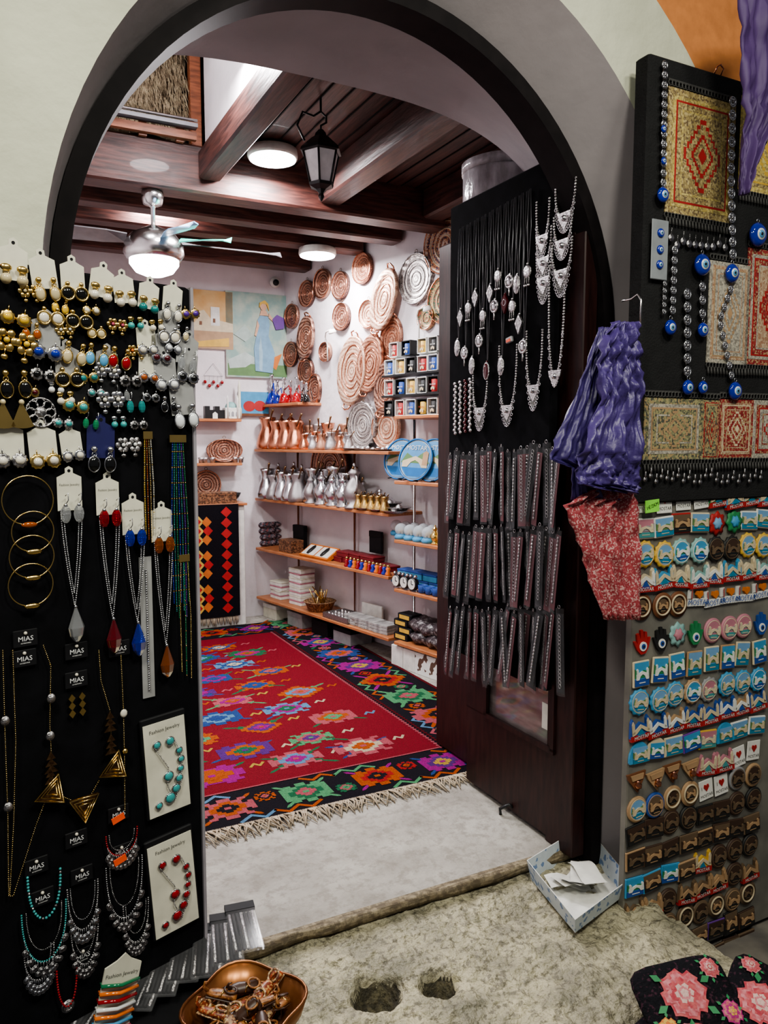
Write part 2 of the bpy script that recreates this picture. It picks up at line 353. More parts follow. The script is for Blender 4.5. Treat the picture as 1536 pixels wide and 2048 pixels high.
# ---------------------------------------------------------------- lights
def area(loc,size,watts,col=(1,1,1),rot=None,shape='DISK'):
    l=bpy.data.lights.new('lamp_light','AREA'); l.shape=shape; l.size=size; l.energy=watts; l.color=col
    o=bpy.data.objects.new('lamp_light',l); o.matrix_world=T(Vector(loc))@(rot or Matrix.Identity(4)); link(o); return o
EM=mat('lamp_diffuser',(1,.98,.99),.4,emit=16,col2=(1,.98,.99))
def led(s,t,z,r,w,rod=0):
    a=MB(); a.lathe([(r*.9,.05),(r,.045),(r*1.03,.012),(r,.0)],WHITE,28); b=MB(); b.lathe([(r*.94,0),(r*.94,-.008),(r*.8,-.014)],EM,28)
    ps=[('housing',a.mesh()),('diffuser',b.mesh())]
    if rod: ps.append(('hanging_rod',MB().lathe([(.006,.04),(.006,rod)],WHITE,8).mesh()))
    put('ceiling_lamp',ps,FR@T(s,t,z),'round flat white ceiling light, switched on','ceiling light','round ceiling lights')
    p=FR@Vector((s,t,z-.03)); area(p,r*1.8,w,(1,.96,.98))
led(1.40,4.05,2.99,.13,50); led(2.12,5.2,2.805,.13,42); led(.96,3.45,3.24,.13,26,.70); led(1.0,5.1,3.0,.13,36); led(.5,3.6,3.88,.14,16)
for (x,y,z,w,sz) in ((.9,.2,3.3,50,.5),(-.6,-.1,3.2,40,.5),(1.6,1.0,3.6,24,.4)):
    area((x,y,z),sz,w,(1,.98,.85),RX(18) if y<.5 else Matrix.Identity(4))
wd=bpy.data.worlds.new('w'); bpy.context.scene.world=wd; wd.use_nodes=True; wd.node_tree.nodes['Background'].inputs[0].default_value=(.55,.55,.6,1); wd.node_tree.nodes['Background'].inputs[1].default_value=.22
# ceiling fan
fan_m=FR@T(.83,4.36,2.83)
a=MB(); a.lathe([(.0,0),(.055,0),(.06,-.03),(.05,-.07),(.02,-.08),(.012,-.09),(.012,-.2)],CHROME,24)
b=MB(); b.lathe([(.02,-.18),(.06,-.2),(.12,-.23),(.155,-.28),(.16,-.33),(.14,-.36)],CHROME,32)
g=MB(); g.lathe([(.13,-.36),(.13,-.385),(.10,-.425),(.05,-.445),(.01,-.45)],mat('fan_globe',(1,1,1),.3,emit=9,col2=(1,1,1)),28)
parts=[('mounting_rod',a.mesh()),('motor_housing',b.mesh()),('lamp_globe',g.mesh())]
SMK=mat('smoke_blade',(.16,.15,.16),.25)
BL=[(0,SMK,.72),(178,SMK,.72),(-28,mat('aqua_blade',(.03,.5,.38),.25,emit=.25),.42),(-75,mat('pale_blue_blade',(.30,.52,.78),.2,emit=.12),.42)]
for an,m,L in BL:
    q=MB(); vs=[]
    pr=[(.14,.03),(.25,.065),(L*.75,.075),(L*.93,.055),(L,.015)]
    for x,hw in pr: vs+= [(x,-hw,-.016),(x,hw,.016),(x,-hw,-.022),(x,hw,.010)]
    fs=[]
    for i in range(4):
        o=i*4; fs+=[(o,o+4,o+5,o+1),(o+2,o+3,o+7,o+6),(o,o+2,o+6,o+4),(o+1,o+5,o+7,o+3)]
    q.add(vs,fs,m); parts.append(('fan_blade',q.mesh(),T(0,0,-.255)@RZ(an)))
put('ceiling_fan',parts,fan_m,'brushed metal ceiling fan with lit globe and tinted blades','ceiling fan')
area(fan_m@Vector((0,0,-.47)),.2,18)
# lantern
LG=mat('frosted_lantern_glass',(.75,.75,.75),.3)
a=MB(); a.tube([(0,0,.44),(0,0,.36),(.03,0,.34),(.03,0,.31),(0,0,.29),(0,0,.26)],.006,BLKP)
a2=MB(); a2.tube([(-.09,0,.20),(-.13,0,.27),(-.10,0,.34),(-.04,0,.33),(0,0,.36)],.006,BLKP)
b=MB(); b.lathe([(.012,.27),(.03,.25),(.035,.235),(.05,.225),(.11,.17),(.115,.155),(.10,.15)],BLKP,6,smooth=False)
c=MB(); c.lathe([(.095,.15),(.06,0.0)],LG,6,smooth=False)
d=MB()
for i in range(6):
    an=pi/3*i; d.tube([(.098*math.cos(an),.098*math.sin(an),.152),(.062*math.cos(an),.062*math.sin(an),0)],.006,BLKP,4)
d.lathe([(.07,.0),(.065,-.015),(.03,-.03),(.012,-.05),(.018,-.065),(.002,-.09)],BLKP,6,smooth=False)
put('hanging_lantern',[('bracket',a.mesh()),('scroll_arm',a2.mesh()),('roof',b.mesh()),('glass',c.mesh()),('cage',d.mesh())],FR@T(1.40,3.38,2.67)@SC(.88),'black metal six-sided coach lantern with frosted glass hanging from ceiling','lantern')
# drum on cabinet
a=MB(); a.bbox(-.2,.2,-.25,.25,.01,2.40,DOORW,.01); put('tall_cabinet',a.mesh(),FR@T(2.10,2.92,0),'tall dark wooden cabinet behind the open door','cabinet')
SHR=mat('grey_shrink_wrap',(.42,.40,.42),.18,col2=(.22,.2,.21),scale=9,stretch=(2,2,1),bump=.5)
a=MB(); a.lathe([(.16,0),(.175,.02),(.175,.25),(.165,.27)],SHR,32); b=MB(); b.lathe([(.18,.25),(.182,.29),(.16,.30),(.0,.30)],SHR,32)
put('wrapped_drum',[('drum_body',a.mesh()),('lid',b.mesh())],FR@T(2.04,2.86,2.40),'grey round drum wrapped in plastic standing on the cabinet','drum')
# ---------------------------------------------------------------- door leaf
a=MB(); x0,x1=-2.74,-2.10
a.bbox(x0,x1,.06,.10,.02,.36,DOORW); a.bbox(x0,x1,.06,.10,.85,2.35,DOORW)
a.box(x0,x0+.15,.06,.10,.35,.86,DOORW); a.box(x1-.06,x1,.06,.10,.35,.86,DOORW)
fr=MB()
for (u0,u1,z0,z1) in((x0+.14,x1-.05,.35,.37),(x0+.14,x1-.05,.84,.86),(x0+.14,x0+.16,.36,.86),(x1-.07,x1-.05,.36,.86)): fr.box(u0,u1,.05,.065,z0,z1,DOORW)
gl=MB(); gl.box(x0+.15,x1-.06,.075,.08,.36,.85,mat('dark_door_glass',(.16,.13,.13),.05,col2=(.34,.30,.29),scale=4,stretch=(1,1,5),coat=.8))
sk=MB(); sk.box(x1-.145,x1-.085,.073,.0745,.42,.52,WHITE)
hg=MB(); hg.tube([(x0+.3,.03,.0),(x0+.31,.02,.03),(x0+.33,.05,.05),(x0+.34,.06,.04)],.007,BLKP)
o=put('door_1',[('leaf',a.mesh()),('moulding',fr.mesh()),('window_pane',gl.mesh()),('sticker',sk.mesh()),('door_stop',hg.mesh())],DOORP.M,'dark mahogany door leaf standing open inward with glazed lower panel','door',kind='structure')
a=MB(); a.bbox(1.80,1.86,2.05,2.20,0,2.2,DOORW); put('door_jamb',a.mesh(),FR,'dark brown wooden jamb beside the open door leaf','door jamb')
a=MB(); a.bbox(-2.81,-2.14,0,.035,.60,2.46,VELVET,.006)
put('velvet_display_board',a.mesh(),DOORP.M,'tall black velvet board on the open door hung with jewellery','display board')
# ---------------------------------------------------------------- kilim
def zig(mb,pts,w,z,m):
    for i in range(len(pts)-1):
        (x0,y0),(x1,y1)=pts[i],pts[i+1]; dx,dy=x1-x0,y1-y0; L=math.hypot(dx,dy) or 1; nx,ny=-dy/L*w/2,dx/L*w/2; ex,ey=dx/L*w*.35,dy/L*w*.35
        mb.flatp([(x0+nx-ex,y0+ny-ey),(x0-nx-ex,y0-ny-ey),(x1-nx+ex,y1-ny+ey),(x1+nx+ex,y1+ny+ey)],z+i*.00001,m)
QP=[[(5,1),(4,1),(4,2),(3,2),(3,3),(2,3),(2,4),(1,4),(1,5)],[(5,2),(4,2),(4,1.3),(3,1.3),(3,3),(4,3),(4,4),(2.5,4),(2.5,3.2),(1.2,3.2),(1.2,4.6)],[(4.6,1),(4.6,3),(3.4,3),(3.4,4),(2,4),(2,3.2),(1,3.2),(1,4.6)],[(5,1.5),(3.8,1.5),(3.8,2.6),(4.4,2.6),(4.4,3.6),(3,3.6),(3,4.4),(1.5,4.4),(1.5,3.6)]]
def rosette(q):
    p=list(q)+[(-x,y) for x,y in q[::-1]]+[(-x,-y) for x,y in q]+[(x,-y) for x,y in q[::-1]]
    return p
def flower(mb,x,y,r,c,z,rr,sx=1.3):
    b=rosette(rr.choice(QP)); g=r/5; off=[rr.uniform(-.2,.2) for _ in range(4)]
    dia=[(1,0),(1,.33),(.66,.33),(.66,.66),(.33,.66),(.33,1)]
    D=rosette(dia)
    mb.flatp([(x+u*g*sx,y+v*g) for u,v in b],z,c[0])
    mb.flatp([(x+u*r*.66*sx,y+v*r*.62) for u,v in D],z+.0006,c[1])
    mb.flatp([(x+u*r*.40*sx,y+v*r*.38) for u,v in D],z+.0012,c[2])
    mb.flatp([(x-r*.14,y-r*.1),(x+r*.14,y-r*.1),(x+r*.14,y+r*.1),(x-r*.14,y+r*.1)],z+.0018,c[0])
def leaf(mb,x,y,l,a,z,m,teeth=3,wd_=.26):
    p=[];q=[]
    for i in range(teeth+1):
        u=i/teeth; w=wd_*l*(1-u*.8)
        if i: p.append((u*l-.001,w*1.25)); q.append((u*l-.001,-w*1.25))
        if i<teeth: p.append((u*l+.001,w*.35)); q.append((u*l+.001,-w*.35))
    pts=[(0,0)]+p+[(l*1.12,0)]+q[::-1]; ca,sa=math.cos(a),math.sin(a)
    mb.flatp([(x+u*ca-v*sa,y+u*sa+v*ca) for u,v in pts],z,m)
rr=random.Random(3); KB=MB()
S0,S1,T0,T1=.30,2.36,2.82,6.02; SI,TI=1.90,3.12
KB.box(S0,S1,T0,T1,0,.006,W['black'])
KB.flatp(rect(S0,SI,TI,T1-.35),.0068,W['red'])
cols=['blue','lblue','green','lgreen','orange','pink','magenta','blue','green','purple','orange','cream']
def tri():
    k=rr.sample(cols,3); return [W[c] for c in k]
j=0;t=TI+.17
while t<T1-.45:
    s=S0+.14+(.19 if j%2 else 0)
    while s<SI-.13:
        x=s+rr.uniform(-.03,.03);y=t+rr.uniform(-.02,.02); lz=.0070+rr.random()*.0004
        lm=W[rr.choice(['green','green','lgreen','green','blue'])]
        for a in (.5,pi-.5,-.5,pi+.5):
            if rr.random()<.75: leaf(KB,x,y,rr.uniform(.15,.19),a+rr.uniform(-.15,.15),lz,lm,3,.2)
        flower(KB,x,y,rr.uniform(.085,.115),tri(),.0078,rr)
        if rr.random()<.8:
            X,Y=x+rr.uniform(.15,.19),y+rr.uniform(-.05,.05); g=.022
            zig(KB,[(X+g*k,Y+(g*1.3 if k%2 else 0)) for k in range(4)],.014,.0077,W[rr.choice(['yellow','orange','pink','lblue','cream'])])
        s+=.38
    t+=.235; j+=1
def border(x0,y0,x1,y1,hw):
    L=math.hypot(x1-x0,y1-y0); ux,uy=(x1-x0)/L,(y1-y0)/L; k=.16;i=0
    P2=lambda a,b:(cx+ux*a-uy*b,cy+uy*a+ux*b)
    while k<L-.05:
        cx,cy=x0+ux*k,y0+uy*k; sg=1 if i%2 else -1
        c=[W[q] for q in [('magenta','blue','yellow'),('pink','orange','black'),('lgreen','green','pink'),('orange','bred','black'),('magenta','purple','yellow'),('blue','pink','orange')][i%6]]
        m=W[['green','orange','lgreen','magenta','blue','orange'][i%6]]; m2=W[['pink','lblue','orange','lgreen','orange','magenta'][i%6]]
        x,y=P2(0,0)
        for a in (.7,pi-.7,-.7,pi+.7): leaf(KB,x,y,.15*hw,a+math.atan2(uy,ux),.0071,m,2,.24)
        zig(KB,[P2(-.17,.10*sg*hw),P2(-.12,.14*sg*hw),P2(-.07,.10*sg*hw),P2(-.02,.14*sg*hw),P2(.03,.10*sg*hw)],.016,.0070,m2)
        zig(KB,[P2(.17,-.10*sg*hw),P2(.12,-.14*sg*hw),P2(.07,-.10*sg*hw),P2(.02,-.14*sg*hw)],.016,.0070,m2)
        flower(KB,x,y,.105*hw,c,.0076,rr,1.15)
        x,y=P2(.17,.04*sg); flower(KB,x,y,.045,[c[1],c[2],c[0]],.0074,rr,1)
        k+=.34; i+=1
border((SI+S1)/2,T0+.2,(SI+S1)/2,T1,1.25); border(S0,(T0+TI)/2,S1-.3,(T0+TI)/2,.95)
border(S0,T1-.17,S1-.3,T1-.17,1)
t=TI
while t<T1-.35:
    KB.flatp([(SI-.012,t),(SI,t-.013),(SI+.012,t),(SI,t+.013)],.0082,W['pink']); KB.flatp([(SI+.014,t+.013),(SI+.026,t),(SI+.038,t+.013),(SI+.026,t+.026)],.0081,W['dred']); t+=.026
zig(KB,[(S0,TI),(SI,TI)],.010,.0083,W['pink'])
zig(KB,[(S1-.015,T0),(S1-.015,T1)],.02,.0083,W['dred'])
FRG=MB(); FCOL=mat('fringe_cotton',(.50,.42,.31),.9,col2=(.32,.25,.17),scale=30)
s=S0
while s<S1:
    l=R.uniform(.06,.125); dx=R.uniform(-.06,.06)
    FRG.tube([(s,T0+.004,.006),(s+dx*.3,T0-l*.4,.008+R.random()*.012),(s+dx,T0-l,.006)],[.0045,.0035,.0022],FCOL,4)
    s+=R.uniform(.004,.008)
put('kilim_carpet',[('woven_field',KB.mesh()),('fringe',FRG.mesh(),None,[{'kind':'stuff'}])],FR,'large red and black woven kilim, bright floral motifs, cream fringe','carpet')
# ---------------------------------------------------------------- generic item builders
def pot(m,h=.2,kind='cezve'):
    k=('pot',m.name,kind)
    def f():
        b=MB()
        if kind=='cezve':
            b.lathe([(.30,0),(.36,.04),(.36,.2),(.30,.42),(.21,.62),(.19,.72),(.25,.92),(.27,1.0),(.24,1.0),(.17,.75)],m,18)
            hd=MB(); hd.tube([(.2,0,.82),(.4,0,.9),(.7,0,1.05),(1.0,0,1.2)],[.035,.03,.03,.04],BRONZE,6)
            return [('pot_body',b.mesh()),('handle',hd.mesh())]
        b.lathe([(.26,0),(.28,.05),(.16,.14),(.25,.3),(.30,.45),(.24,.62),(.11,.78),(.12,.9),(.17,.95),(.13,1.0),(.06,1.08),(.03,1.12),(.05,1.16),(.01,1.22)],m,18)
        hd=MB(); hd.tube([(.12,0,.88),(.34,0,.85),(.42,0,.6),(.28,0,.42)],.03,m,6)
        sp=MB(); sp.tube([(-.26,0,.4),(-.42,0,.55),(-.45,0,.8),(-.52,0,.9)],[.06,.045,.03,.025],m,6)
        return [('pot_body',b.mesh()),('handle',hd.mesh()),('spout',sp.mesh())]
    return proto(k,f)
PC=[speck('engraved_copper',[(.12,.045,.03),(.42,.19,.12),(.60,.34,.23)],210,.38,.5,rings=14),
    speck('engraved_pale_copper',[(.25,.12,.08),(.55,.33,.23),(.68,.50,.38)],190,.42,.4,rings=12),
    speck('engraved_silver',[(.12,.10,.10),(.38,.34,.32),(.60,.56,.52)],190,.38,.5,rings=13),
    speck('painted_orange_rim',[(.03,.02,.06),(.45,.18,.06),(.55,.48,.42)],130,.35,.1,rings=8),
    speck('painted_green_plate',[(.015,.10,.05),(.35,.08,.05),(.5,.42,.18)],140,.35,.1,rings=9),
    speck('engraved_dark_copper',[(.05,.022,.018),(.24,.11,.08),(.50,.30,.22)],240,.38,.5,rings=15)]
def plate(r,mi,oval=1.0,handle=False,scal=0):
    def f():
        b=MB(); w=(lambda a:1+.05*math.cos(scal*a)) if scal else None
        M=SC(1,1,oval)@RX(90)
        b.lathe([(1*r,-.0),(r*1.0,.02),(r*.97,.028),(r*.78,.012),(r*.74,.010),(r*.3,.011),(r*.02,.013)],PC[mi],40,M=M,wob=w)
        ps=[('plate_body',b.mesh())]
        cr=MB(); cm=COPPER if mi in(0,1,5) else (OLDS if mi==2 else P['cream'])
        for rad in(.74,.5,.28): cr.tube([(r*rad*math.cos(2*pi*i/28),r*rad*math.sin(2*pi*i/28),.013) for i in range(28)],r*.018,cm,4,True,M=M)
        ps.append(('engraved_bands',cr.mesh(),None,[{'kind':'stuff'}]))
        if handle:
            for sg in(1,-1):
                h=MB(); z=r*oval*sg; h.tube([(-.04,-.015,z*.97),(-.035,-.03,z*1.08),(0,-.035,z*1.13),(.035,-.03,z*1.08),(.04,-.015,z*.97)],.006,COPPER)
                ps.append(('handle',h.mesh()))
        else:
            ri=MB(); ri.ring((0,-.028,0),r*.97,.004,COPPER if mi not in(2,) else OLDS,36,5,M=SC(1,1,oval)); ps.append(('rim',ri.mesh()))
            hk=MB(); hk.ring((0,-.012,r*oval+.012),.012,.002,BRONZE,10,4); ps.append(('hanging_ring',hk.mesh()))
        return ps
    return proto(('plate',r,mi,oval,handle,scal),f)
def lab_plate(mi,oval,handle):
    n=['copper','pale copper','silver','orange-rimmed painted','green and red painted','dark copper'][mi]
    return f'{"oval" if oval!=1 else "round"} engraved {n} wall {"tray" if handle else "plate"} on white plaster'
for px,py,ry,mi,ov,hd,roll,sc in [
 (617,588,26,5,1,0,0,0),(648,568,29,5,1,0,0,0),(684,571,27,5,1,0,0,0),(728,537,31,0,1,0,0,0),(686,634,27,5,1,0,0,0),(587,633,24,5,1,0,0,0),
 (585,709,25,5,1,0,0,0),(615,742,26,5,1,0,0,0),(740,629,28,1,1,0,0,0),(654,704,19,5,1,0,0,0),(835,558,50,2,1,0,0,16),(893,488,60,3,1,0,0,0),
 (893,600,48,4,1,0,0,0),(770,600,62,1,1.7,1,24,0),(614,675,42,5,1.5,1,14,0),(785,680,46,0,1.4,1,10,0),(706,742,68,1,1.5,1,12,0),(742,728,58,0,1.5,1,18,0),
 (774,775,54,5,1.7,1,14,0),(856,636,24,4,1,0,0,0),(632,780,32,5,1.5,0,8,0)]:
    r=round(ry*RWP.mpp(px,py)/ov,3); off=.004+(.05 if hd and ov>1.45 else 0)
    put('wall_tray' if hd else 'wall_plate',plate(r,mi,ov,bool(hd),sc),RWP.at(px,py,off,roll),lab_plate(mi,ov,hd),'tray' if hd else 'plate','engraved plates on the plaster wall')
# ---------------------------------------------------------------- shelves on right wall
def wallshelf(k0,k1,z,d=.3,fr=RWP,grp='wooden shelves'):
    a=MB(); a.bbox(0,k1-k0,-d,0,-.022,0,SHELFW,.003)
    put('wall_shelf',a.mesh(),fr.M@T(k0,0,z),'orange pine shelf board fixed along the white wall','shelf',grp)
for z in(1.43,1.02,.60,.18): wallshelf(-.02,1.78,z)
for z in(1.66,1.24,.854,.53,.175): wallshelf(1.84,3.3,z,.3)
def poleobj(x,z1,y=-.05):
    a=MB(); a.lathe([(.025,0),(.025,.01),(.010,.012),(.010,z1)],CHROME,12)
    put('shelf_pole',a.mesh(),RWP.M@T(x,y,0),'grey metal pole carrying the shelves','pole','shelf poles')
for x,y in((.25,-.04),(1.05,-.04),(1.81,-.10),(2.2,-.05)): poleobj(x,1.75 if x>1.8 else 1.42,y)
def sh(px,py,y,z,rot=0,s=1):
    k=RWP.loc(px,py,-y).x
    return RWP.M@T(k,y,z)@RZ(rot)@SC(s)
def spot(name,parts,px,py,y,z,lab,cat,grp,rot=0,s=1): put(name,parts,sh(px,py,y,z,rot,s),lab,cat,grp)
for i in range(9): px=522+i*9.3; spot('coffee_pot',pot(COPPER,kind='cezve' if i%2 else 'ibrik'),px+4,870,-.22 if i%2 else -.10,1.43,'hammered copper long-handled coffee pot on pine shelf' if i%2 else 'tall copper ewer with spout on pine shelf','coffee pot','copper pots on the top shelf',-20,R.uniform(.20,.27))
for i in range(16): spot('coffee_pot',pot([COPPER,OLDS,PC[0],OLDS][i%4]),608+i*6,880,(-.25,-.16,-.07)[i%3],1.43,'small metal long-handled coffee pot on pine shelf','coffee pot','small pots on the top shelf',-25+R.uniform(-10,10),R.uniform(.10,.16)+.05*(i%3==2))
dish=proto('dish',lambda:MB().lathe([(.05,0),(.055,.004),(.08,.016),(.082,.018),(.05,.008),(.018,.008),(.024,.02),(.014,.03),(.004,.036)],OLDS,20).mesh())
for i in range(9): spot('coffee_saucer',dish,696+i*10,895,-.24 if i%2 else -.1,1.43,'small silver coffee dish with sugar cup','saucer','small dishes on the top shelf',0,R.uniform(.7,1.1))
spot('leaning_tray',plate(.17,2,1,False,16),728,845,-.06,1.61,'round engraved silver tray leaning against the wall','tray','leaning trays'); spot('leaning_tray',plate(.15,1),775,850,-.05,1.59,'round engraved pale copper tray leaning against the wall','tray','leaning trays')
for i in range(11): spot('coffee_pot',pot(SILVER if i%3 else OLDS,kind='cezve' if i%2 else 'ibrik'),526+i*7.8,970,-.24 if i%2 else -.1,1.02,'silver-coloured coffee pot with long handle on pine shelf','coffee pot','silver pots on the second shelf',-25,R.uniform(.19,.27))
spot('leaning_tray',plate(.25,5),662,950,-.05,1.28,'large round dark engraved tray leaning behind silver pots','tray','leaning trays')
for i in range(14): spot('coffee_pot',pot(SILVER if i%4 else OLDS,kind='cezve' if i%3 else 'ibrik'),622+i*7.2,990,(-.25,-.17,-.1)[i%3],1.02,'silver-coloured coffee pot with long handle on pine shelf','coffee pot','silver pots on the second shelf',-25,R.uniform(.17,.29))
for i in range(12): spot('coffee_pot',pot(mat('brass_metal',(.65,.45,.18),.3,1) if i%2 else BRONZE),698+i*6.5,1000,-.26 if i%2 else -.17,1.02,'small brass coffee grinder pot on pine shelf','coffee pot','brass pots on the second shelf',-25,.105)
for i in range(8): spot('serving_dish',dish,735+i*9,1005,-.24+.05*(i%3),1.02+.018*(i%3),'small silver serving dish','dish','dishes on the second shelf',0,1.1)
spot('lidded_dish',MB().lathe([(.06,0),(.10,.02),(.13,.04),(.12,.05),(.08,.085),(.02,.10),(.015,.115),(.022,.13),(.004,.14)],SILVER,24).mesh(),760,985,-.12,1.02,'silver lidded serving dish with knob','dish',None)
def bx(w,d,h,m,m2=None,lid=True):
    def f():
        a=MB(); a.bbox(-w/2,w/2,-d/2,d/2,0,h*(.75 if lid else 1),m,.003)
        ps=[('box_body',a.mesh())]
        if lid: b=MB(); b.bbox(-w/2-.002,w/2+.002,-d/2-.002,d/2+.002,h*.72,h,m2 or m,.003); ps.append(('box_lid',b.mesh()))
        return ps
    return proto(('bx',w,d,h,m.name,m2.name if m2 else '',lid),f)
TEX=speck('patterned_textile',[(.03,.02,.03),(.2,.06,.06),(.25,.2,.22),(.08,.08,.1)],60,.9)
for i in range(4): spot('folded_textile',proto('ftx',lambda:MB().bbox(-.13,.13,-.1,.1,0,.05,TEX,.018).mesh()),530,1075,-.15,.60+.052*i,'folded patterned dark textile in a stack','textile','folded textiles',R.uniform(-6,6))
carv=speck('carved_wood',[(.07,.03,.015),(.25,.12,.06),(.16,.07,.035)],90,.5)
spot('carved_box',bx(.19,.12,.10,carv,carv),582,1085,-.2,.60,'carved brown wooden box on pine shelf','box',None)
spot('dark_case',bx(.16,.04,.2,BLACKC,BLACKC),600,1070,-.06,.60,'upright dark case leaning by the wall','case',None)
for i,(px,m) in enumerate([(628,P['orange']),(655,P['orange'])]):
    def f(m=m):
        a=MB(); a.box(-.1,.1,-.07,.07,0,.03,m); b=MB(); b.box(-.085,.085,-.055,.055,.03,.032,WHITE); c=MB(); c.lathe([(.004,-.05),(.018,-.03),(.02,.02),(.012,.05)],BLKP,10,M=T(0,0,.04)@RX(90)@SC(1,.4,1)); return [('tray',a.mesh()),('inlay',b.mesh()),('knife',c.mesh())]
    put('gift_set_box',proto(('gs',i),f),sh(px,1100,-.19,.625)@RX(32),'open orange gift box with white lining and dark knife','gift box','gift boxes on the third shelf')
for i,(px,q) in enumerate([(684,0),(708,0),(732,0),(696,1),(756,0),(776,0),(745,1),(720,1)]): spot('red_gift_box',bx(.15,.11,.04,mat('maroon_card',(.17,.014,.02),.5),None),px,1110,-.15,.60+.042*q,'flat dark red gift box','box','red boxes on the third shelf',R.uniform(-8,8))
put('knife_case',bx(.14,.02,.16,BLACKC,None),sh(752,1075,-.06,.685),'upright black jewellery case with open lid','case')
for i in range(12):
    def f(i=i):
        c=[G['red'],G['blue'],G['orange']][i%3]; a=MB(); a.lathe([(.02,0),(.024,.01),(.012,.03),(.018,.045),(.006,.06)],c,12); b=MB(); b.sph((0,0,.062),.012,GOLD); return [('figurine_body',a.mesh()),('figurine_head',b.mesh())]
    spot('small_figurine',proto(('fg',i%3),f),694+i*7.5,1140,-.275,.60,'small painted '+['red','blue','orange'][i%3]+' souvenir figurine','figurine','figurines on the third shelf')
spot('router',[('case',MB().bbox(-.07,.07,-.02,.02,0,.14,WHITE,.01).mesh()),('foot',MB().bbox(-.05,.05,-.04,.04,-.0,.015,WHITE,.004).mesh())],526,1180,-.15,.18,'white upright plastic router box','router',None)
for k2,px in enumerate((565,604)):
    for i in range(8 if k2 else 4): spot('white_carton',bx(.17,.14,.036,WHITE,CREAM if i%2 else P['pink']),px,1180,-.16,.18+.037*i,'flat white carton with printed edge in a stack','box','stacked white cartons',R.uniform(-5,5))
WICK=speck('wicker',[(.18,.09,.04),(.35,.2,.1),(.1,.05,.025)],120,.8)
bk=MB(); bk.lathe([(.09,0),(.12,.07),(.13,.075),(.12,.08),(.10,.03),(.02,.02)],WICK,20)
put('wicker_basket',bk.mesh(),sh(640,1215,-.18,.18),'small wicker basket holding brass sticks','basket')
for i in range(10):
    q=MB(); q.tube([(R.uniform(-.05,.05),R.uniform(-.05,.05),.03),(R.uniform(-.12,.12),R.uniform(-.1,.1),.17)],.005,GOLD,5); put('brass_stick',q.mesh(),sh(640,1215,-.18,.18),'thin brass stick standing in the wicker basket','stick','brass sticks in the basket')
q=MB(); q.box(-.16,.16,-.1,.1,0,.008,OLDS)
for a_ in((-.16,.16,-.1,-.094),(-.16,.16,.094,.1),(-.16,-.154,-.1,.1),(.154,.16,-.1,.1)): q.box(*a_,0,.04,OLDS)
spot('metal_tray',q.mesh(),692,1235,-.19,.18,'rectangular metal tray on the bottom shelf','tray',None)
for i in range(21): put('metal_trinket',proto('trk',lambda:MB().lathe([(.018,0),(.02,.01),(.01,.02),(.013,.03),(.004,.035)],SILVER,10).mesh()),sh(692,1235,-.19,.188)@T(-.13+.043*(i%7),-.06+.06*(i//7),0),'small silver trinket in a metal tray','trinket','trinkets in the metal tray')
spot('white_crate',bx(.24,.02,.12,WHITE,None,False),745,1215,-.06,.18,'white plastic box standing on edge','box',None)
for i in range(12): spot('tile_pack',bx(.14,.12,.022,mat('pale_tile_pack',(.42,.42,.40),.3,col2=(.2,.2,.2),scale=30),None,False),712+(i%4)*20,1255,-.21,.18+.022*(i//4),'flat shrink-wrapped pack of grey cards','pack','flat packs on the bottom shelf',R.uniform(-8,8))
for i,px in enumerate([560,610,660,705]): spot('floor_carton',bx(.22,.2,.12,[CREAM,GREYC,BLACKC,GREYC][i],[WHITE,GREYC,BLACKC,BLACKC][i]),px,1240,-.14,0,'cardboard box stored under the shelf','box','boxes under the shelf')
def mugbox(i):
    def f():
        fr_=P['white'] if i%3 else P['black']; a=MB()
        a.box(-.05,.05,-.09,0,0,.006,fr_);a.box(-.05,.05,-.09,0,.104,.11,fr_);a.box(-.05,-.044,-.09,0,0,.11,fr_);a.box(.044,.05,-.09,0,0,.11,fr_);a.box(-.05,.05,-.004,0,0,.11,P['lblue'])
        c=[P['black'],P['red'],P['blue'],P['yellow']][i%4]; b=MB(); b.lathe([(.028,.006),(.03,.01),(.03,.088),(.027,.09),(.026,.02)],c,16,M=T(-.006,-.055,0)); b.text('MOSTAR',.014,P['white'] if i%4!=3 else P['red'],T(-.006,-.0865,.055)); b.poly([(-.024,.02),(-.024,.034),(-.006,.044),(.012,.034),(.012,.02),(.002,.02),(-.006,.032),(-.014,.02)],-.0868,-.083,P['bridge'])
        h=MB(); h.ring((.028,-.05,.05),.018,.004,c,12,5); return [('carton',a.mesh()),('mug',b.mesh()),('mug_handle',h.mesh())]
    return proto(('mug',i%12),f)
i=0
for tier,(z,y) in enumerate(((1.66,-.15),(1.80,-.11),(1.94,-.07))):
    if tier:
        a=MB(); a.box(-.26,.34,-.1,.02,-.012,0,BLKP); put('display_riser',a.mesh(),sh(835,780,y,z),'black metal display tier for boxed mugs','display stand','display tiers')
    for px in (797,819,841,863,885):
        spot('boxed_mug',mugbox(i),px,770,y,z,'souvenir mug printed with town name in open picture carton','mug','boxed souvenir mugs',R.uniform(-3,3),.95); i+=1
for i,px in enumerate((805,830,862,884)): spot('boxed_mug',mugbox(i+5),px,700,-.06,2.06,'souvenir mug printed with town name in open picture carton','mug','boxed souvenir mugs',0,.9)
PB=mat('glaze_blue',(.02,.16,.42),.3); PS=mat('glaze_sky',(.10,.30,.55),.35)
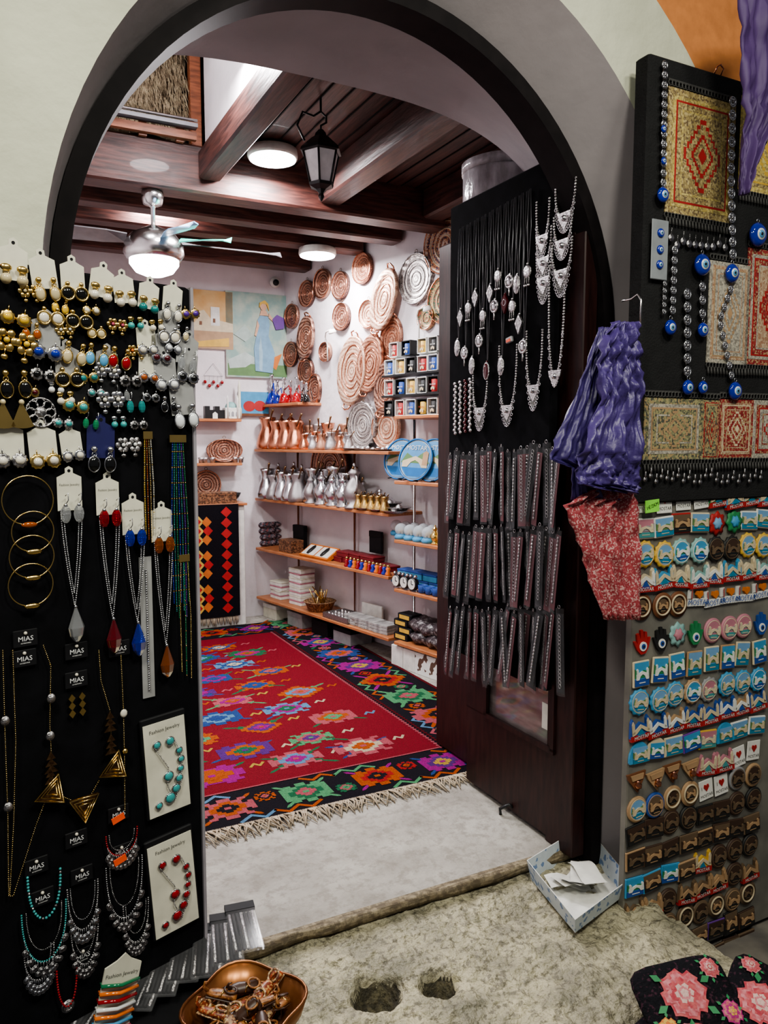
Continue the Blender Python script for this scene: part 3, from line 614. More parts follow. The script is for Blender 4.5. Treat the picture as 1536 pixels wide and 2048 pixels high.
def splate():
    a=MB(); a.lathe([(.1,0),(.125,.012),(.128,.016),(.09,.006),(.01,.004)],P['white'],32,M=RX(90)); a.ring((0,-.016,0),.124,.006,PB,32,5)
    b=MB(); y=-.014; b.poly(circ(.112,28),y-.001,y,PS); b.poly([(-.11,-.02),(-.07,.04),(-.03,.02),(0,.01),(.05,.045),(.11,-.02)],y-.002,y,P['hill']); b.poly([(-.095,-.045),(-.095,-.01),(0,.022),(.095,-.01),(.095,-.045),(.055,-.045),(.03,-.015),(0,-.002),(-.03,-.015),(-.055,-.045)],y-.004,y,P['bridge']); b.poly([(-.10,-.047),(.10,-.047),(.05,-.098),(-.05,-.098)],y-.002,y,PB); b.poly([(.055,-.03),(.055,.045),(.075,.055),(.095,.045),(.095,-.03)],y-.005,y,P['tan'])
    c=MB(); c.text('MOSTAR',.040,P['white'],T(0,y-.0045,.070))
    d=MB(); d.tube([(-.04,-.05,-.128),(-.04,-.02,-.12),(0,.04,-.122),(.04,-.02,-.12),(.04,-.05,-.128)],.004,BLKP,5)
    return [('plate_body',a.mesh()),('painted_scene',b.mesh()),('lettering',c.mesh()),('stand',d.mesh())]
for px,y in((803,-.18),(834,-.25),(868,-.21)): put('souvenir_plate',proto('splate',splate),sh(px,920,y,1.24+.135)@RX(-12)@RZ(10)@SC(1.08),'white and blue souvenir plate with stone bridge and town name','plate','souvenir plates')
globe=lambda:[('base',MB().lathe([(.035,0),(.038,.015),(.028,.028)],P['lblue'],16).mesh()),('glass_dome',MB().sph((0,0,.055),.036,mat('globe_glass',(.8,.88,.92),.05,alpha=.45),14,9).mesh()),('tiny_bridge',MB().poly([(-.02,.03),(-.02,.05),(0,.062),(.02,.05),(.02,.03),(.01,.03),(0,.045),(-.01,.03)],-.005,.005,P['bridge']).mesh())]
for i in range(9): spot('snow_globe',proto('sg',globe),793+i*9,1065,-.24 if i%2 else -.13,.854,'small glass snow globe with blue base','snow globe','snow globes',0,1.15)
for i,px in enumerate((870,882,895)): spot('brass_lamp',pot(GOLD,kind='ibrik'),px,1065,-.24,.854,'small shiny brass ewer','ewer','brass ewers',-20,.1)
for i,(px,q) in enumerate(((805,0),(830,0),(855,0),(882,0),(818,1),(843,1),(870,1))): spot('blue_gift_box',bx(.13,.1,.05,P['lblue'],P['blue']),px,1150,-.11,.53+.052*q,'small blue gift box','box','blue boxes',R.uniform(-6,6))
clk=lambda:[('clock_case',MB().lathe([(.04,0),(.042,.02),(.038,.03)],BLKP,20,M=T(0,0,.05)@RX(90)).mesh()),('dial',MB().poly(circ(.034,20,0,.05),-.032,-.03,WHITE).mesh()),('bell',MB().sph((-.022,-.015,.098),.014,CHROME).mesh()),('bell',MB().sph((.022,-.015,.098),.014,CHROME).mesh()),('hands',MB().box(-.002,.002,-.034,-.032,.05,.075,BLKP).box(0,.018,-.034,-.032,.048,.052,BLKP).mesh()),('foot',MB().tube([(-.03,-.015,.015),(-.035,-.015,0)],.004,CHROME).mesh()),('foot',MB().tube([(.03,-.015,.015),(.035,-.015,0)],.004,CHROME).mesh())]
for px in(798,814,830): spot('alarm_clock',proto('clk',clk),px,1165,-.26,.53,'small black twin-bell alarm clock with white dial','alarm clock','alarm clocks')
cup=lambda:[('cup_body',MB().lathe([(.022,0),(.03,.005),(.033,.05),(.03,.052),(.026,.01)],P['blue'],16).mesh()),('cup_handle',MB().ring((.036,0,.027),.014,.004,P['blue'],12,5).mesh())]
for px in(846,860,874,888): spot('souvenir_cup',proto('cup',cup),px,1175,-.25,.53,'small blue souvenir cup','cup','blue cups',-30)
for i in range(4): spot('tea_box',[('carton',MB().bbox(-.07,.07,-.05,.05,0,.045,BLACKC).mesh()),('emblem',MB().poly([(-.05,.01),(.05,.01),(.05,.036),(-.05,.036)],-.0515,-.05,P['yellow']).mesh())],812+8*(i%2),1250,-.2,.175+.046*i,'black box with yellow emblem in a stack','box','black and yellow boxes')
BAGD=mat('dark_plastic_bag',(.05,.04,.045),.15,col2=(.3,.28,.28),scale=40,bump=.6,ramp=(.3,.5))
def bagm(k):
    a=MB()
    a.sph((0,0,.05),1,BAGD,16,10,sc=(.13,.1,.05))
    for i,v in enumerate(a.v): a.v[i]=v+Vector((0,0,max(-v.z,.025*noise.noise(v*18+Vector((k,0,0))))))
    return a.mesh()
for i,(px,z) in enumerate(((850,.175),(885,.175),(868,.24),(915,.175),(900,.26),(850,.25))): spot('wrapped_goods',proto(('bag',i%3),lambda:bagm(i)),px,1260,-.17,z,'dark goods in crinkled clear plastic bag','plastic bag','bagged goods on the bottom shelf')
pw=speck('white_brown_print',[(.75,.75,.72),(.75,.75,.72),(.12,.07,.05)],40)
for px,m in((812,WHITE),(836,WHITE),(860,pw),(884,pw),(912,BLACKC),(935,BLACKC)): spot('shoe_carton',bx(.12,.16,.14,m,None,False),px,1345,-.2,0,'small carton on the floor under the shelves','box','cartons on the floor')
for px,py in((655,690),(838,650)):
    a=MB(); a.tube([(0,0,-.12),(0,0,0),(.0,-.02,.06),(.04,-.04,.09),(.12,-.05,.10)],.006,WHITE); b=MB(); b.lathe([(.02,0),(.03,-.02),(.03,-.03)],WHITE,12,M=T(.13,-.05,.10)@RX(20))
    put('wall_lamp',[('arm',a.mesh()),('lamp_head',b.mesh())],RWP.at(px,py,.06),'small white curved wall spotlight above the shelves','wall lamp','wall lamps')
def hook(c):
    a=MB(); a.lathe([(.05,0),(.055,.02),(.03,.09),(.02,.10)],c,16); b=MB(); b.lathe([(.01,.1),(.014,.13),(.025,.15),(.01,.17),(.02,.19),(.008,.22),(.02,.235),(.018,.25)],SILVER,14)
    h=MB(); h.tube([(.01,0,.13),(.07,0,.17),(.09,0,.10),(.10,0,.03)],.006,c,6); return [('vase',a.mesh()),('stem',b.mesh()),('hose',h.mesh())]
wallshelf(-.0,.55,1.80,.22)
for i,(px,c,s_) in enumerate(((538,'blue',1.0),(549,'blue',.8),(562,'red',.85),(575,'red',.75),(587,'red',.8),(598,'black',.7),(607,'black',.6))): put('hookah',proto(('hk',c),lambda c=c:hook(G[c])),sh(px+6,800,-.12 if i%2 else -.16,1.80,R.uniform(-30,30),s_),f'small {c} glass hookah on pine shelf','hookah','small hookahs')
# ---------------------------------------------------------------- back wall
def painting(px,py,w,h,bg,shapes,label,s=BWP):
    a=MB(); a.box(-w/2,w/2,-.02,0,-h/2,h/2,WHITE); b=MB(); b.poly(rect(-w/2,w/2,-h/2,h/2),-.022,-.02,bg)
    for i,(pts,m) in enumerate(shapes): b.poly([(x*w-w/2,z*h-h/2) for x,z in pts],-.0235-.0012*i,-.02,m)
    put('painting',[('canvas',a.mesh()),('picture',b.mesh())],s.at(px,py,.003),label,'painting')
bgp=mat('aqua_brush_paint',(.22,.34,.31),.6,col2=(.36,.43,.36),scale=9,ramp=(.4,.6))
mp=BWP.mpp(513,670)
painting(513,672,113*mp/.89*1.0,166*mp,bgp,[
 (rect(.02,.98,.02,.16),P['hill']),([(.02,.2),(.3,.3),(.5,.22),(.3,.12),(.05,.1)],mat('foam_paint',(.42,.5,.47),.6)),([(.55,.3),(.7,.42),(.65,.2)],P['orange']),([(.62,.2),(.9,.3),(.8,.1)],P['orange']),
 ([(.12,.5),(.3,.62),(.42,.5),(.3,.42)],mat('pale_foam',(.36,.46,.42),.6)),
 ([(.46,.08),(.44,.35),(.5,.55),(.5,.68),(.55,.74),(.68,.73),(.70,.64),(.68,.5),(.78,.3),(.74,.06)],mat('pale_blue_gown',(.18,.34,.48),.6)),([(.52,.1),(.52,.35),(.55,.5),(.58,.3),(.57,.08)],mat('gown_fold_paint',(.30,.46,.56),.6)),
 ([(.5,.68),(.48,.6),(.45,.5),(.48,.49),(.53,.62)],P['skin']),([(.68,.72),(.78,.66),(.86,.7),(.85,.73),(.77,.7),(.69,.77)],P['skin']),([(.54,.74),(.56,.8),(.64,.8),(.68,.74)],P['skin']),
 (circ(.055,14,.6,.84,1,.75),P['skin']),([(.53,.83),(.54,.89),(.62,.92),(.68,.88),(.69,.8),(.65,.87),(.58,.88)],P['yellow']),
 ([(.74,.7),(.82,.76),(.95,.72),(.93,.6),(.8,.58)],P['purple'])],'painting of a standing woman in pale blue gown on aqua')
mp=BWP.mpp(423,640)
painting(420,640,90*mp,114*mp,mat('ochre_sky_paint',(.52,.28,.08),.6,col2=(.6,.42,.2),scale=6),[
 (rect(0,1,0,.3),P['tan']),([(0,.3),(.2,.5),(.2,.62),(.35,.66),(.5,.52),(1,.45),(1,.3)],P['cream']),(rect(.5,.7,.4,.72),P['white']),([(.1,.1),(.9,.2),(.9,.05),(.1,.02)],P['yellow']),(rect(.55,.6,.45,.52),P['brown']),(rect(.25,.3,.4,.46),P['brown'])],'ochre painting of an old stone town')
painting(506,808,.26,.2,P['lblue'],[(circ(.2,14,.35,.4,1,1.1),P['red']),(circ(.2,14,.7,.42,1,1.1),P['red']),(rect(0,1,0,.1),P['brown'])],'small painting of two red pomegranates')
a=MB(); a.lathe([(.04,0),(.045,.03),(.04,.04)],WHITE,20,M=RX(90)); b=MB(); b.sph((0,-.05,-.005),.026,P['black'],12,8)
put('dome_camera',[('housing',a.mesh()),('lens_dome',b.mesh())],BWP.at(548,566,.0),'white round security camera on the wall','camera')
for z,g in((1.675,1),(1.32,1)):
    a=MB(); a.bbox(-1.0,-.44,-.17,0,-.022,0,SHELFW,.003); put('wall_shelf',a.mesh(),BWP.M@T(0,0,z),'short orange pine wall shelf on the back wall','shelf','short wall shelves')
def bsh(px,py,y,z): return BWP.M@T(BWP.loc(px,py,-y).x,y,z)
a=MB()
a.poly([(-.08,0),(-.08,.1),(-.04,.1),(-.04,.07),(0,.07),(0,.1),(.04,.1),(.04,.07),(.08,.07),(.08,0)],-.03,.03,BLKP)
b=MB(); b.poly([(-.02,0),(-.02,.04),(0,.055),(.02,.04),(.02,0)],-.034,-.03,WHITE)
put('black_castle_ornament',[('towers',a.mesh()),('gate',b.mesh())],bsh(428,820,-.1,1.675),'black toy castle ornament on wall shelf','ornament')
a=MB(); a.bbox(-.06,.06,-.05,.05,0,.09,WHITE); d=MB(); d.sph((0,0,.09),.05,P['aqua'],14,9)
ps=[('hall',a.mesh()),('dome',d.mesh())]
for x in(-.04,.04): ps.append(('minaret',MB().lathe([(.008,0),(.008,.16),(.001,.19)],WHITE,8,M=T(x,-.05,0)).mesh()))
for x in(-.035,0,.035): ps.append(('window',MB().poly([(x-.01,.02),(x-.01,.05),(x,.062),(x+.01,.05),(x+.01,.02)],-.053,-.05,P['grey']).mesh()))
put('model_mosque',ps,bsh(462,820,-.1,1.675),'white model mosque with pale dome on wall shelf','model building')
a=MB(); a.lathe([(.018,0),(.02,.08),(.012,.1),(.012,.26),(.002,.32)],CREAM,10); put('model_minaret',a.mesh(),bsh(479,815,-.08,1.675),'slim cream model minaret on wall shelf','model building')
put('ornate_tray',plate(.15,5,.62,False),bsh(448,900,-.06,1.32+.10),'oval dark copper tray leaning on wall shelf','tray')
for i,px in enumerate((402,410,425,470,482)): put('small_cup',proto('scup',lambda:[('cup_body',MB().lathe([(.018,0),(.02,.03),(.026,.045),(.02,.04)],OLDS,12).mesh())]),bsh(px,920,-.13,1.32),'small silver cup on wall shelf','cup','small cups')
a=MB(); a.tube([(-.08,-.01,0),(0,-.01,.1),(.08,-.01,0)],.002,BLKP,4,True); ps=[('string',a.mesh())]
for i in range(5): ps.append(('heart_bead',MB().sph((-.07+.035*i,-.015,-.05-.03*(i%2)),.015,G['red']).tube([(-.07+.035*i,-.012,0),(-.07+.035*i,-.012,-.05)],.001,BLKP,3).mesh()))
put('hanging_heart_ornament',ps,BWP.at(426,752,.0),'string ornament with red heart beads on white wall','ornament')
a=MB(); a.bbox(0,1.15,0,.24,0,.98,WHITE,.005); b=MB(); b.bbox(-.01,1.17,-.02,.24,.98,1.0,SHELFW,.003)
put('low_cabinet',[('cabinet_body',a.mesh()),('worktop',b.mesh())],FR@T(.66,6.04,0),'low white cabinet with pine top beneath wall shelves','cabinet')
a=MB(); a.box(0,.95,-.012,0,.05,.955,W['black'])
BY,BO,BR=mat('kilim_yellow',(.62,.40,.08),.95),mat('kilim_orange',(.55,.15,.03),.95),mat('kilim_red',(.42,.02,.02),.95)
def fl(x,z):
    for dx,dz,c in((0,0,BY),(-.07,0,BR),(.07,0,BR),(0,.075,BY),(0,-.075,BY),(-.062,.07,BO),(.062,.07,BO),(-.062,-.07,BO),(.062,-.07,BO)):
        a.poly([(x+dx-.040,z+dz),(x+dx,z+dz+.044),(x+dx+.040,z+dz),(x+dx,z+dz-.044)],-.0135,-.012,c)
    for dx,dz in((0,0),(0,.075),(0,-.075)): a.poly([(x+dx-.018,z+dz),(x+dx,z+dz+.02),(x+dx+.018,z+dz),(x+dx,z+dz-.02)],-.0145,-.0135,BR)
for z in(.21,.48,.75):
    for x in(.10,.36,.63): fl(x,z)
for i in range(10): a.poly([(.805,.12+i*.086),(.85,.163+i*.086),(.895,.12+i*.086),(.85,.077+i*.086)],-.0135,-.012,BR)
f_=MB()
for i in range(90): x=i*.0105; f_.tube([(x,-.006,.05),(x+R.uniform(-.01,.01),-.012,-.025+R.uniform(0,.02))],.003,FCOL,4)
put('hanging_kilim',[('woven_field',a.mesh()),('fringe',f_.mesh(),None,[{'kind':'stuff'}])],FR@T(.80,6.015,.04),'black kilim with red diamonds and flowers over the white cabinet','carpet')
put('carved_box',bx(.3,.12,.09,carv,carv),bsh(433,1005,-.2,1.0),'long carved brown wooden box on the cabinet','box')
for px in(415,445,460): put('dark_bowl',proto('dbowl',lambda:MB().lathe([(.03,0),(.06,.03),(.075,.06),(.07,.06),(.02,.015)],BLKP,16).mesh()),bsh(px,975,-.08,1.0)@SC(1.2),'small dark bowl on the cabinet','bowl','dark bowls')
put('ornate_tray',plate(.12,5),bsh(412,975,-.03,1.14),'round dark engraved tray leaning against the wall','tray')
# ---------------------------------------------------------------- left jewellery board
a=MB(); a.bbox(-.95,0,0,.03,.42,1.79,VELVET,.004)
e=MB(); e.box(-.0,.006,-.002,.032,.42,1.79,mat('board_edge_grey',(.30,.28,.31),.5))
put('jewellery_board',[('velvet_face',a.mesh()),('edge_strip',e.mesh())],LEFTP.M,'tall black velvet board covered with jewellery beside the doorway','display board')
a=MB(); a.bbox(-.5,.43,.92,1.56,.385,.42,BLACKC,.006)
ps=[('table_top',a.mesh())]
for x,y in((-.45,.97),(.38,.97),(-.45,1.5),(.38,1.5)): ps.append(('leg',MB().bbox(x-.025,x+.025,y-.025,y+.025,ZG,.386,DOORW,.003).mesh()))
put('display_table',ps,FR,'low dark table standing below the jewellery board','table')
def card(w=.042,h=.05,m=None,z=0):
    m=m or CREAM; a=MB(); pts=[(-w/2,-h/2),(w/2,-h/2),(w/2,h/2-.004),(w*.3,h/2)]
    pts+=[(w*.16,h/2+.003),(w*.16,h/2+.011),(.0,h/2+.015),(-w*.16,h/2+.011),(-w*.16,h/2+.003),(-w*.3,h/2),(-w/2,h/2-.004)]
    a.poly([(x,q+z) for x,q in pts],-.003,-.002,m); a.poly(circ(.0028,8,0,h/2+.007+z),-.0034,-.003,BLACKC); return a
def earring(typ,col,x,met):
    a=MB(); g=GG[col] if (typ=='hook' and col in GG) else G[col]; y=-.009
    if typ=='drop':
        a.sph((x,y,0),.005,met,10,6); a.ring((x,y,-.008),.0035,.0009,met,10,4); a.sph((x,y,-.022),.0078,g,12,8,sc=(1,.6,1.4)); a.ring((x,y,-.022),.0085,.0013,met,18,4,sz=1.35); a.sph((x,y,-.0095),.002,met)
    elif typ=='pearl':
        a.sph((x,y,.004),.0075,met,8,5,sc=(1.2,.5,.8)); a.ring((x,y,-.003),.004,.001,met,10,4); a.sph((x,y,-.013),.0085,g,12,8)
    elif typ=='hoop':
        a.sph((x,y,0),.0045,met); a.ring((x,y,-.016),.0115,.0022,met,20,5); a.sph((x,y,-.016),.0095,g,12,6,sc=(1,.4,1))
    elif typ=='flower':
        for k in range(6): a.sph((x+.010*math.cos(k*pi/3),y,.010*math.sin(k*pi/3)),.0058,met,8,5,sc=(1,.4,1))
        a.sph((x,y-.003,0),.004,g); a.tube([(x,y,-.010),(x,y,-.018)],.001,met,4); a.sph((x,y,-.021),.005,met,6,4,sc=(1.2,.5,.8))
    elif typ=='disc':
        a.lathe([(.011,0),(.0115,.003),(.009,.004)],met,20,M=T(x,y+.003,-.012)@RX(90),wob=lambda t:1+.08*math.cos(10*t)); a.lathe([(.007,0),(.006,.0045),(.001,.006)],g,14,M=T(x,y,-.012)@RX(90)); a.tube([(x,y,.006),(x,y,-.002)],.001,met,4)
    elif typ=='fan':
        a.poly([(x,.006)]+[(x+.022*math.sin(t),.006-.026-.012*math.cos(t)) for t in [i*.25-.75 for i in range(7)]],-.010,-.008,met); a.sph((x,y-.002,.004),.004,g)
    elif typ=='hook':
        a.tube([(x,y,.012),(x+.004,y,.016),(x+.004,y,.006),(x,y,0)],.0008,met,4); a.sph((x,y,-.013),.0075,g,8,6,sc=(1,.7,1.7),smooth=False); a.sph((x,y,-.001),.003,met)
    return a.mesh()
def pair(typ,col,met,cm,wide=.020):
    def f():
        ps=[]
        if cm: ps.append(('card',card(m=cm,z=.012).mesh()))
        ps+= [('earring',earring(typ,col,-wide/2-.002,met)),('earring',earring(typ,col,wide/2+.002,met))]
        return ps
    return proto(('pair',typ,col,met.name,cm.name if cm else '',wide),f)
EL=[(25,545,'pearl','cream',GOLD,CREAM,1.15),(88,560,'drop','cream',GOLD,CREAM,1.1),(145,570,'hoop','black',GOLD,CREAM,1.05),(200,580,'pearl','pearl',GOLD,CREAM,1.05),(248,592,'pearl','pearl',GOLD,CREAM,1.0),(295,603,'pearl','teal',GOLD,CREAM,1.0),(343,612,'drop','pearl',SILVER,CREAM,1.0),(376,618,'disc','purple',GOLD,None,.9),
(30,622,'disc','yellow',GOLD,None,1.15),(98,618,'hoop','pearl',GOLD,None,1.0),(155,628,'hoop','black',GOLD,None,1.05),(232,650,'flower','pink',GOLD,None,.8),
(28,685,'flower','yellow',GOLD,None,1.4),(90,690,'disc','blue',SILVER,GREYC,1.25),(148,690,'drop','cream',GOLD,None,1.1),(192,695,'drop','lblue',GOLD,None,1.1),(238,702,'drop','red',GOLD,None,1.1),(292,690,'disc','pearl',SILVER,CREAM,.95),(320,705,'disc','dred',SILVER,GREYC,.95),(372,715,'hook','clear',SILVER,GREYC,1.1),
(25,748,'drop','black',GOLD,None,1.3),(85,738,'disc','black',OLDS,None,1.0),(135,742,'hoop','black',GOLD,GREYC,1.1),(172,745,'disc','teal',GOLD,None,.9),(212,742,'flower','pearl',SILVER,GREYC,1),(258,750,'disc','black',OLDS,None,1),(295,745,'disc','amber',SILVER,CREAM,.95),(330,755,'disc','white',SILVER,GREYC,1.15),(373,745,'disc','black',SILVER,GREYC,1.05),
(20,812,'fan','cream',GOLD,None,1.3),(150,800,'disc','turq',GOLD,BLACKC,1.1),(218,798,'flower','pearl',SILVER,BLACKC,1.1),(268,800,'hook','teal',SILVER,BLACKC,1.0),(365,815,'drop','clear',SILVER,GREYC,1.3),(128,790,'pearl','pearl',GOLD,None,.8),(335,660,'hoop','pearl',SILVER,GREYC,1.0),
(18,905,'disc','pearl',OLDS,CREAM,1.2),(86,905,'disc','pearl',GOLD,CREAM,1.2),(143,900,'disc','pearl',SILVER,CREAM,.95),(200,900,'drop','black',SILVER,mat('navy_card',(.015,.015,.10),.5),1.3),(254,890,'flower','white',OLDS,None,1.0),
(58,585,'flower','cream',GOLD,None,.8),(120,600,'drop','yellow',GOLD,None,.75),(180,612,'disc','pearl',GOLD,None,.75),(268,640,'pearl','turq',GOLD,None,.8),(310,645,'pearl','pearl',GOLD,None,.75),(362,655,'drop','cream',SILVER,None,.8),
(60,650,'drop','amber',GOLD,None,.8),(128,660,'flower','white',GOLD,None,.7),(190,655,'hoop','cream',GOLD,None,.75),(270,700,'flower','orange',GOLD,None,.75),(345,690,'disc','clear',SILVER,None,.8),
(58,775,'disc','dred',GOLD,None,.75),(110,770,'pearl','white',SILVER,None,.7),(190,778,'disc','turq',SILVER,None,.75),(240,782,'hook','clear',SILVER,None,.8),(300,785,'disc','black',SILVER,None,.8),(335,795,'drop','black',SILVER,None,.85),
(125,835,'disc','turq',OLDS,None,.8),(180,838,'hook','green' ,SILVER,None,.8),(235,840,'pearl','turq',SILVER,None,.75),(275,842,'disc','black',OLDS,None,.8)]
names={'pearl':'bead','drop':'drop','hoop':'hoop','flower':'flower','disc':'round','fan':'fan-shaped','hook':'teardrop'}
CN={'lblue':'light blue','dred':'dark red','turq':'turquoise'}
for px,py,ty,co,me_,cm,s_ in EL:
    mm='gold' if me_ is GOLD else 'silver'
    put('earring_pair',pair(ty,co,me_,cm),LEFTP.at(px,py+R.uniform(-2,2),.001,R.uniform(-9,9))@SC(s_*.92),f'{mm} and {CN.get(co,co)} {names[ty]} earrings {"on small card" if cm else "on black velvet"}','earrings','earrings on the velvet board')
a=MB(); a.ring((0,-.004,0),.024,.002,OLDS,24,5)
for k in range(8): an=k*pi/4; a.ring((.016*math.cos(an),-.004,.016*math.sin(an)),.0075,.0012,OLDS,10,4)
a.sph((0,-.004,0),.0095,OLDS,sc=(1,.4,1)); put('filigree_pendant',a.mesh(),LEFTP.at(80,825,.001),'round silver filigree pendant on black velvet','pendant')
for i,(px,py,r) in enumerate(((52,1000,.041),(62,1062,.034),(60,1112,.036),(58,1168,.036))):
    a=MB(); a.ring((0,-.01,0),r,.0012,GOLD,40,5); b=MB(); b.sph((0,-.012,-r),.007,GOLD if i else G['amber'],12,6,sc=(1.9,.5,.7))
    put('bangle',[('band',a.mesh()),('ornament',b.mesh())],LEFTP.at(px,py,.001),'thin gold bangle with small ornament on black velvet','bangle','gold bangles')
def uloop(w,h,n=24,sharp=1.0):
    return [(-w/2*math.cos(pi*i/n),-.008,-h*max(0.0,math.sin(pi*i/n))**sharp) for i in range(n+1)]
def vloop(w,h,n=10): return [(-w/2+w/2*(i/n)**1.6,-.008,-h*i/n) for i in range(n+1)]+[(w/2-w/2*((n-i)/n)**1.6,-.008,-h*(n-i)/n) for i in range(1,n+1)]
def fcard(gcol,nh=.2,met=SILVER):
    ps=[]; gc={'clear':'clear','dred':'red'}.get(gcol,gcol)
    a=card(.042,.062,CREAM,z=.0); ps.append(('card',a.mesh()))
    ps.append(('lettering',MB().text('Fashion Jewelry',.0055,INK,T(0,-.0035,.014)).mesh()))
    ps.append(('earring',earring('hook',gc,-.009,met),T(0,-.002,-.02)@SC(1.25))); ps.append(('earring',earring('hook',gc,.009,met),T(0,-.002,-.02)@SC(1.25)))
    b=MB(); b.beads(vloop(.036,nh),.0019,SILVER,.0038,nu=5,nv=3); ps.append(('bead_strand',b.mesh(),T(0,0,-.03)))
    b=MB(); b.beads(vloop(.026,nh*.86),.0017,SILVER,.0036,nu=5,nv=3); ps.append(('bead_strand',b.mesh(),T(0,.001,-.03)))
    c=MB(); c.lathe([(.001,.026),(.006,.012),(.0125,-.006),(.010,-.018),(.004,-.026),(.001,-.028)],GG[gcol],8,M=T(0,-.012,0)@SC(1.15,.7,1.2),smooth=False); c.sph((0,-.011,.030),.0035,SILVER); ps.append(('pendant',c.mesh(),T(0,0,-.03-nh-.030)))
    return ps
for px,py,c,nh in((138,985,'clear',.17),(214,995,'dred',.19),(265,1035,'blue',.165),(322,1050,'amber',.20)):
    put('necklace_set',fcard(c,nh=nh),LEFTP.at(px,py,.002),f'silver bead necklace and {CN.get(c,c)} drop earrings on white card','necklace','necklace sets on white cards')
def strands(cols,h,w):
    ps=[]
    for i,c in enumerate(cols):
        x=-w/2+w*i/max(1,len(cols)-1); a=MB(); a.beads([(x*.6,-.006,0),(x,-.007,-h*.5),(x*.9,-.006,-h*(.95+.04*(i%3)))],.0014,G[c] if c in G else GOLD,.0033,GOLD,9,5,3); ps.append(('bead_strand',a.mesh()))
    a=MB(); a.box(-w/2,w/2,-.008,-.004,-.012,.002,GOLD); ps.append(('clasp',a.mesh())); return ps
put('bead_necklace_bundle',strands(['blue','teal','green','blue','teal','purple','green'],.34,.034),LEFTP.at(352,872,.002),'bundle of long thin blue and green bead strands','necklace')
put('bead_necklace_bundle',strands(['yellow','amber','gold','pearl'],.2,.018),LEFTP.at(292,865,.002),'bundle of gold and amber bead strands','necklace')
put('bead_necklace_bundle',strands(['gold','green','gold'],.24,.022),LEFTP.at(365,1110,.003),'bundle of gold and green bead strands','necklace')
a=MB(); a.poly(rect(-.012,.012,-.135,.135),-.003,-.001,GREYC); b=MB(); b.beads([(0,-.005,.11),(0,-.005,-.12)],.0022,SILVER); put('bracelet_card',[('card',a.mesh()),('bracelet',b.mesh())],LEFTP.at(293,1255,.001),'narrow pale card holding a thin silver bracelet','bracelet')
def mias(px,py,s_=1,off=.001):
    a=MB(); a.bbox(-.022,.022,-.004,0,-.012,.02,BLACKC,.001); b=MB(); b.text('MIAS',.013,WINK,T(0,-.0045,.003)); b.text('ACCESSORIES',.003,WINK,T(0,-.0045,-.005)); c=MB(); c.sph((0,-.005,.014),.0035,G['pearl'])
    put('jewellery_tag',[('tag',a.mesh()),('lettering',b.mesh()),('stone',c.mesh())],LEFTP.at(px,py,off)@SC(s_),'small black jewellery tag with white lettering','tag','black jewellery tags')
for px,py in((50,1280),(48,1320),(152,1305),(152,1362),(238,1300),(236,1630),(152,1680),(72,1735),(163,1752),(242,1706),(84,1797),(165,1913)): mias(px,py,.9,.003)
def vneck(name,px,py,w,h,m,pend=None,lab='',beadr=.0017,m2=None,every=0,off=.004,sharp=.8):
    a=MB(); a.beads(uloop(w,h,26,sharp),beadr,m,beadr*2.3,m2,every,6,4); ps=[('chain',a.mesh())]
    if pend: ps.append(('pendant',pend(),T(0,-.006,-h)))
    put(name,ps,LEFTP.at(px,py,off),lab,'necklace')
def spir():
    a=MB()
    for k,c in((1,0),(.7,-.006),(.4,-.012)):
        t=[(-.026*k,c),(.026*k,c),(0,-.048*k+c)]
        a.tube([(x,-.003,z) for x,z in t],.0022,GOLD,4,True)
    a.poly([(-.026,.002),(.026,.002),(0,-.05)],-.002,0,BRONZE); return a.mesh()
def tri2():
    a=MB()
    for i in range(3): z=-.012*i; a.poly([(-.008-.002*i,z-.014),(.008+.002*i,z-.014),(0,z)],-.003,0,BRONZE)
    return a.mesh()
def longch(pts,m=GOLD,lab='long gold chain necklace on black velvet',extra=None):
    L=[LEFTP.loc(x,y,.006) for x,y in pts]; o=L[0]; L=[Vector((p.x-o.x,-.004,p.z-o.z)) for p in L]
    a=MB(); a.beads(L,.0013,m,.0034,nu=5,nv=3); ps=[('chain',a.mesh())]
    if extra:
        for q in extra:
            p=LEFTP.loc(q[1],q[2],.006); ps.append((q[0],q[3],T(p.x-o.x,-.006,p.z-o.z)@RY(q[4] if len(q)>4 else 0)))
    put('long_necklace',ps,LEFTP.M@T(o.x,-.006,o.z),lab,'necklace')
dark=lambda:MB().sph((0,0,0),.008,OLDS,10,6,sc=(1,.5,1.1)).mesh()
longch([(4,1300),(8,1450),(14,1620),(16,1790)],extra=[('ornament',8,1440,dark()),('ornament',14,1612,dark())])
longch([(24,1300),(30,1480),(26,1640),(18,1790)])
longch([(85,1290),(100,1330),(98,1450),(104,1560),(70,1650),(25,1790),(18,1790)],extra=[('ornament',100,1395,dark()),('ornament',98,1470,dark()),('pendant',96,1600,spir(),200),('small_triangle',98,1500,tri2()),('small_triangle',97,1535,tri2())])
longch([(196,1300),(200,1360),(218,1420),(222,1500)],extra=[('pendant',222,1550,spir(),195),('small_triangle',216,1420,tri2()),('small_triangle',218,1465,tri2())])
longch([(196,1560),(168,1610),(120,1590)],extra=[('pendant',165,1592,spir())])
longch([(240,1310),(245,1420),(247,1510),(248,1620)],extra=[('ornament',245,1425,MB().sph((0,0,0),.008,G['pearl'],8,5,sc=(.9,.4,1)).mesh()),('ornament',247,1500,MB().sph((0,0,0),.006,GOLD).mesh())])
eps=[]
for x in(-.009,.009):
    a=MB()
    for k in range(3): a.poly([(x,-.014*k),(x+.006,-.008-.014*k),(x,-.016-.014*k),(x-.006,-.008-.014*k)],-.005,-.002,GOLD)
    eps.append(('earring',a.mesh()))
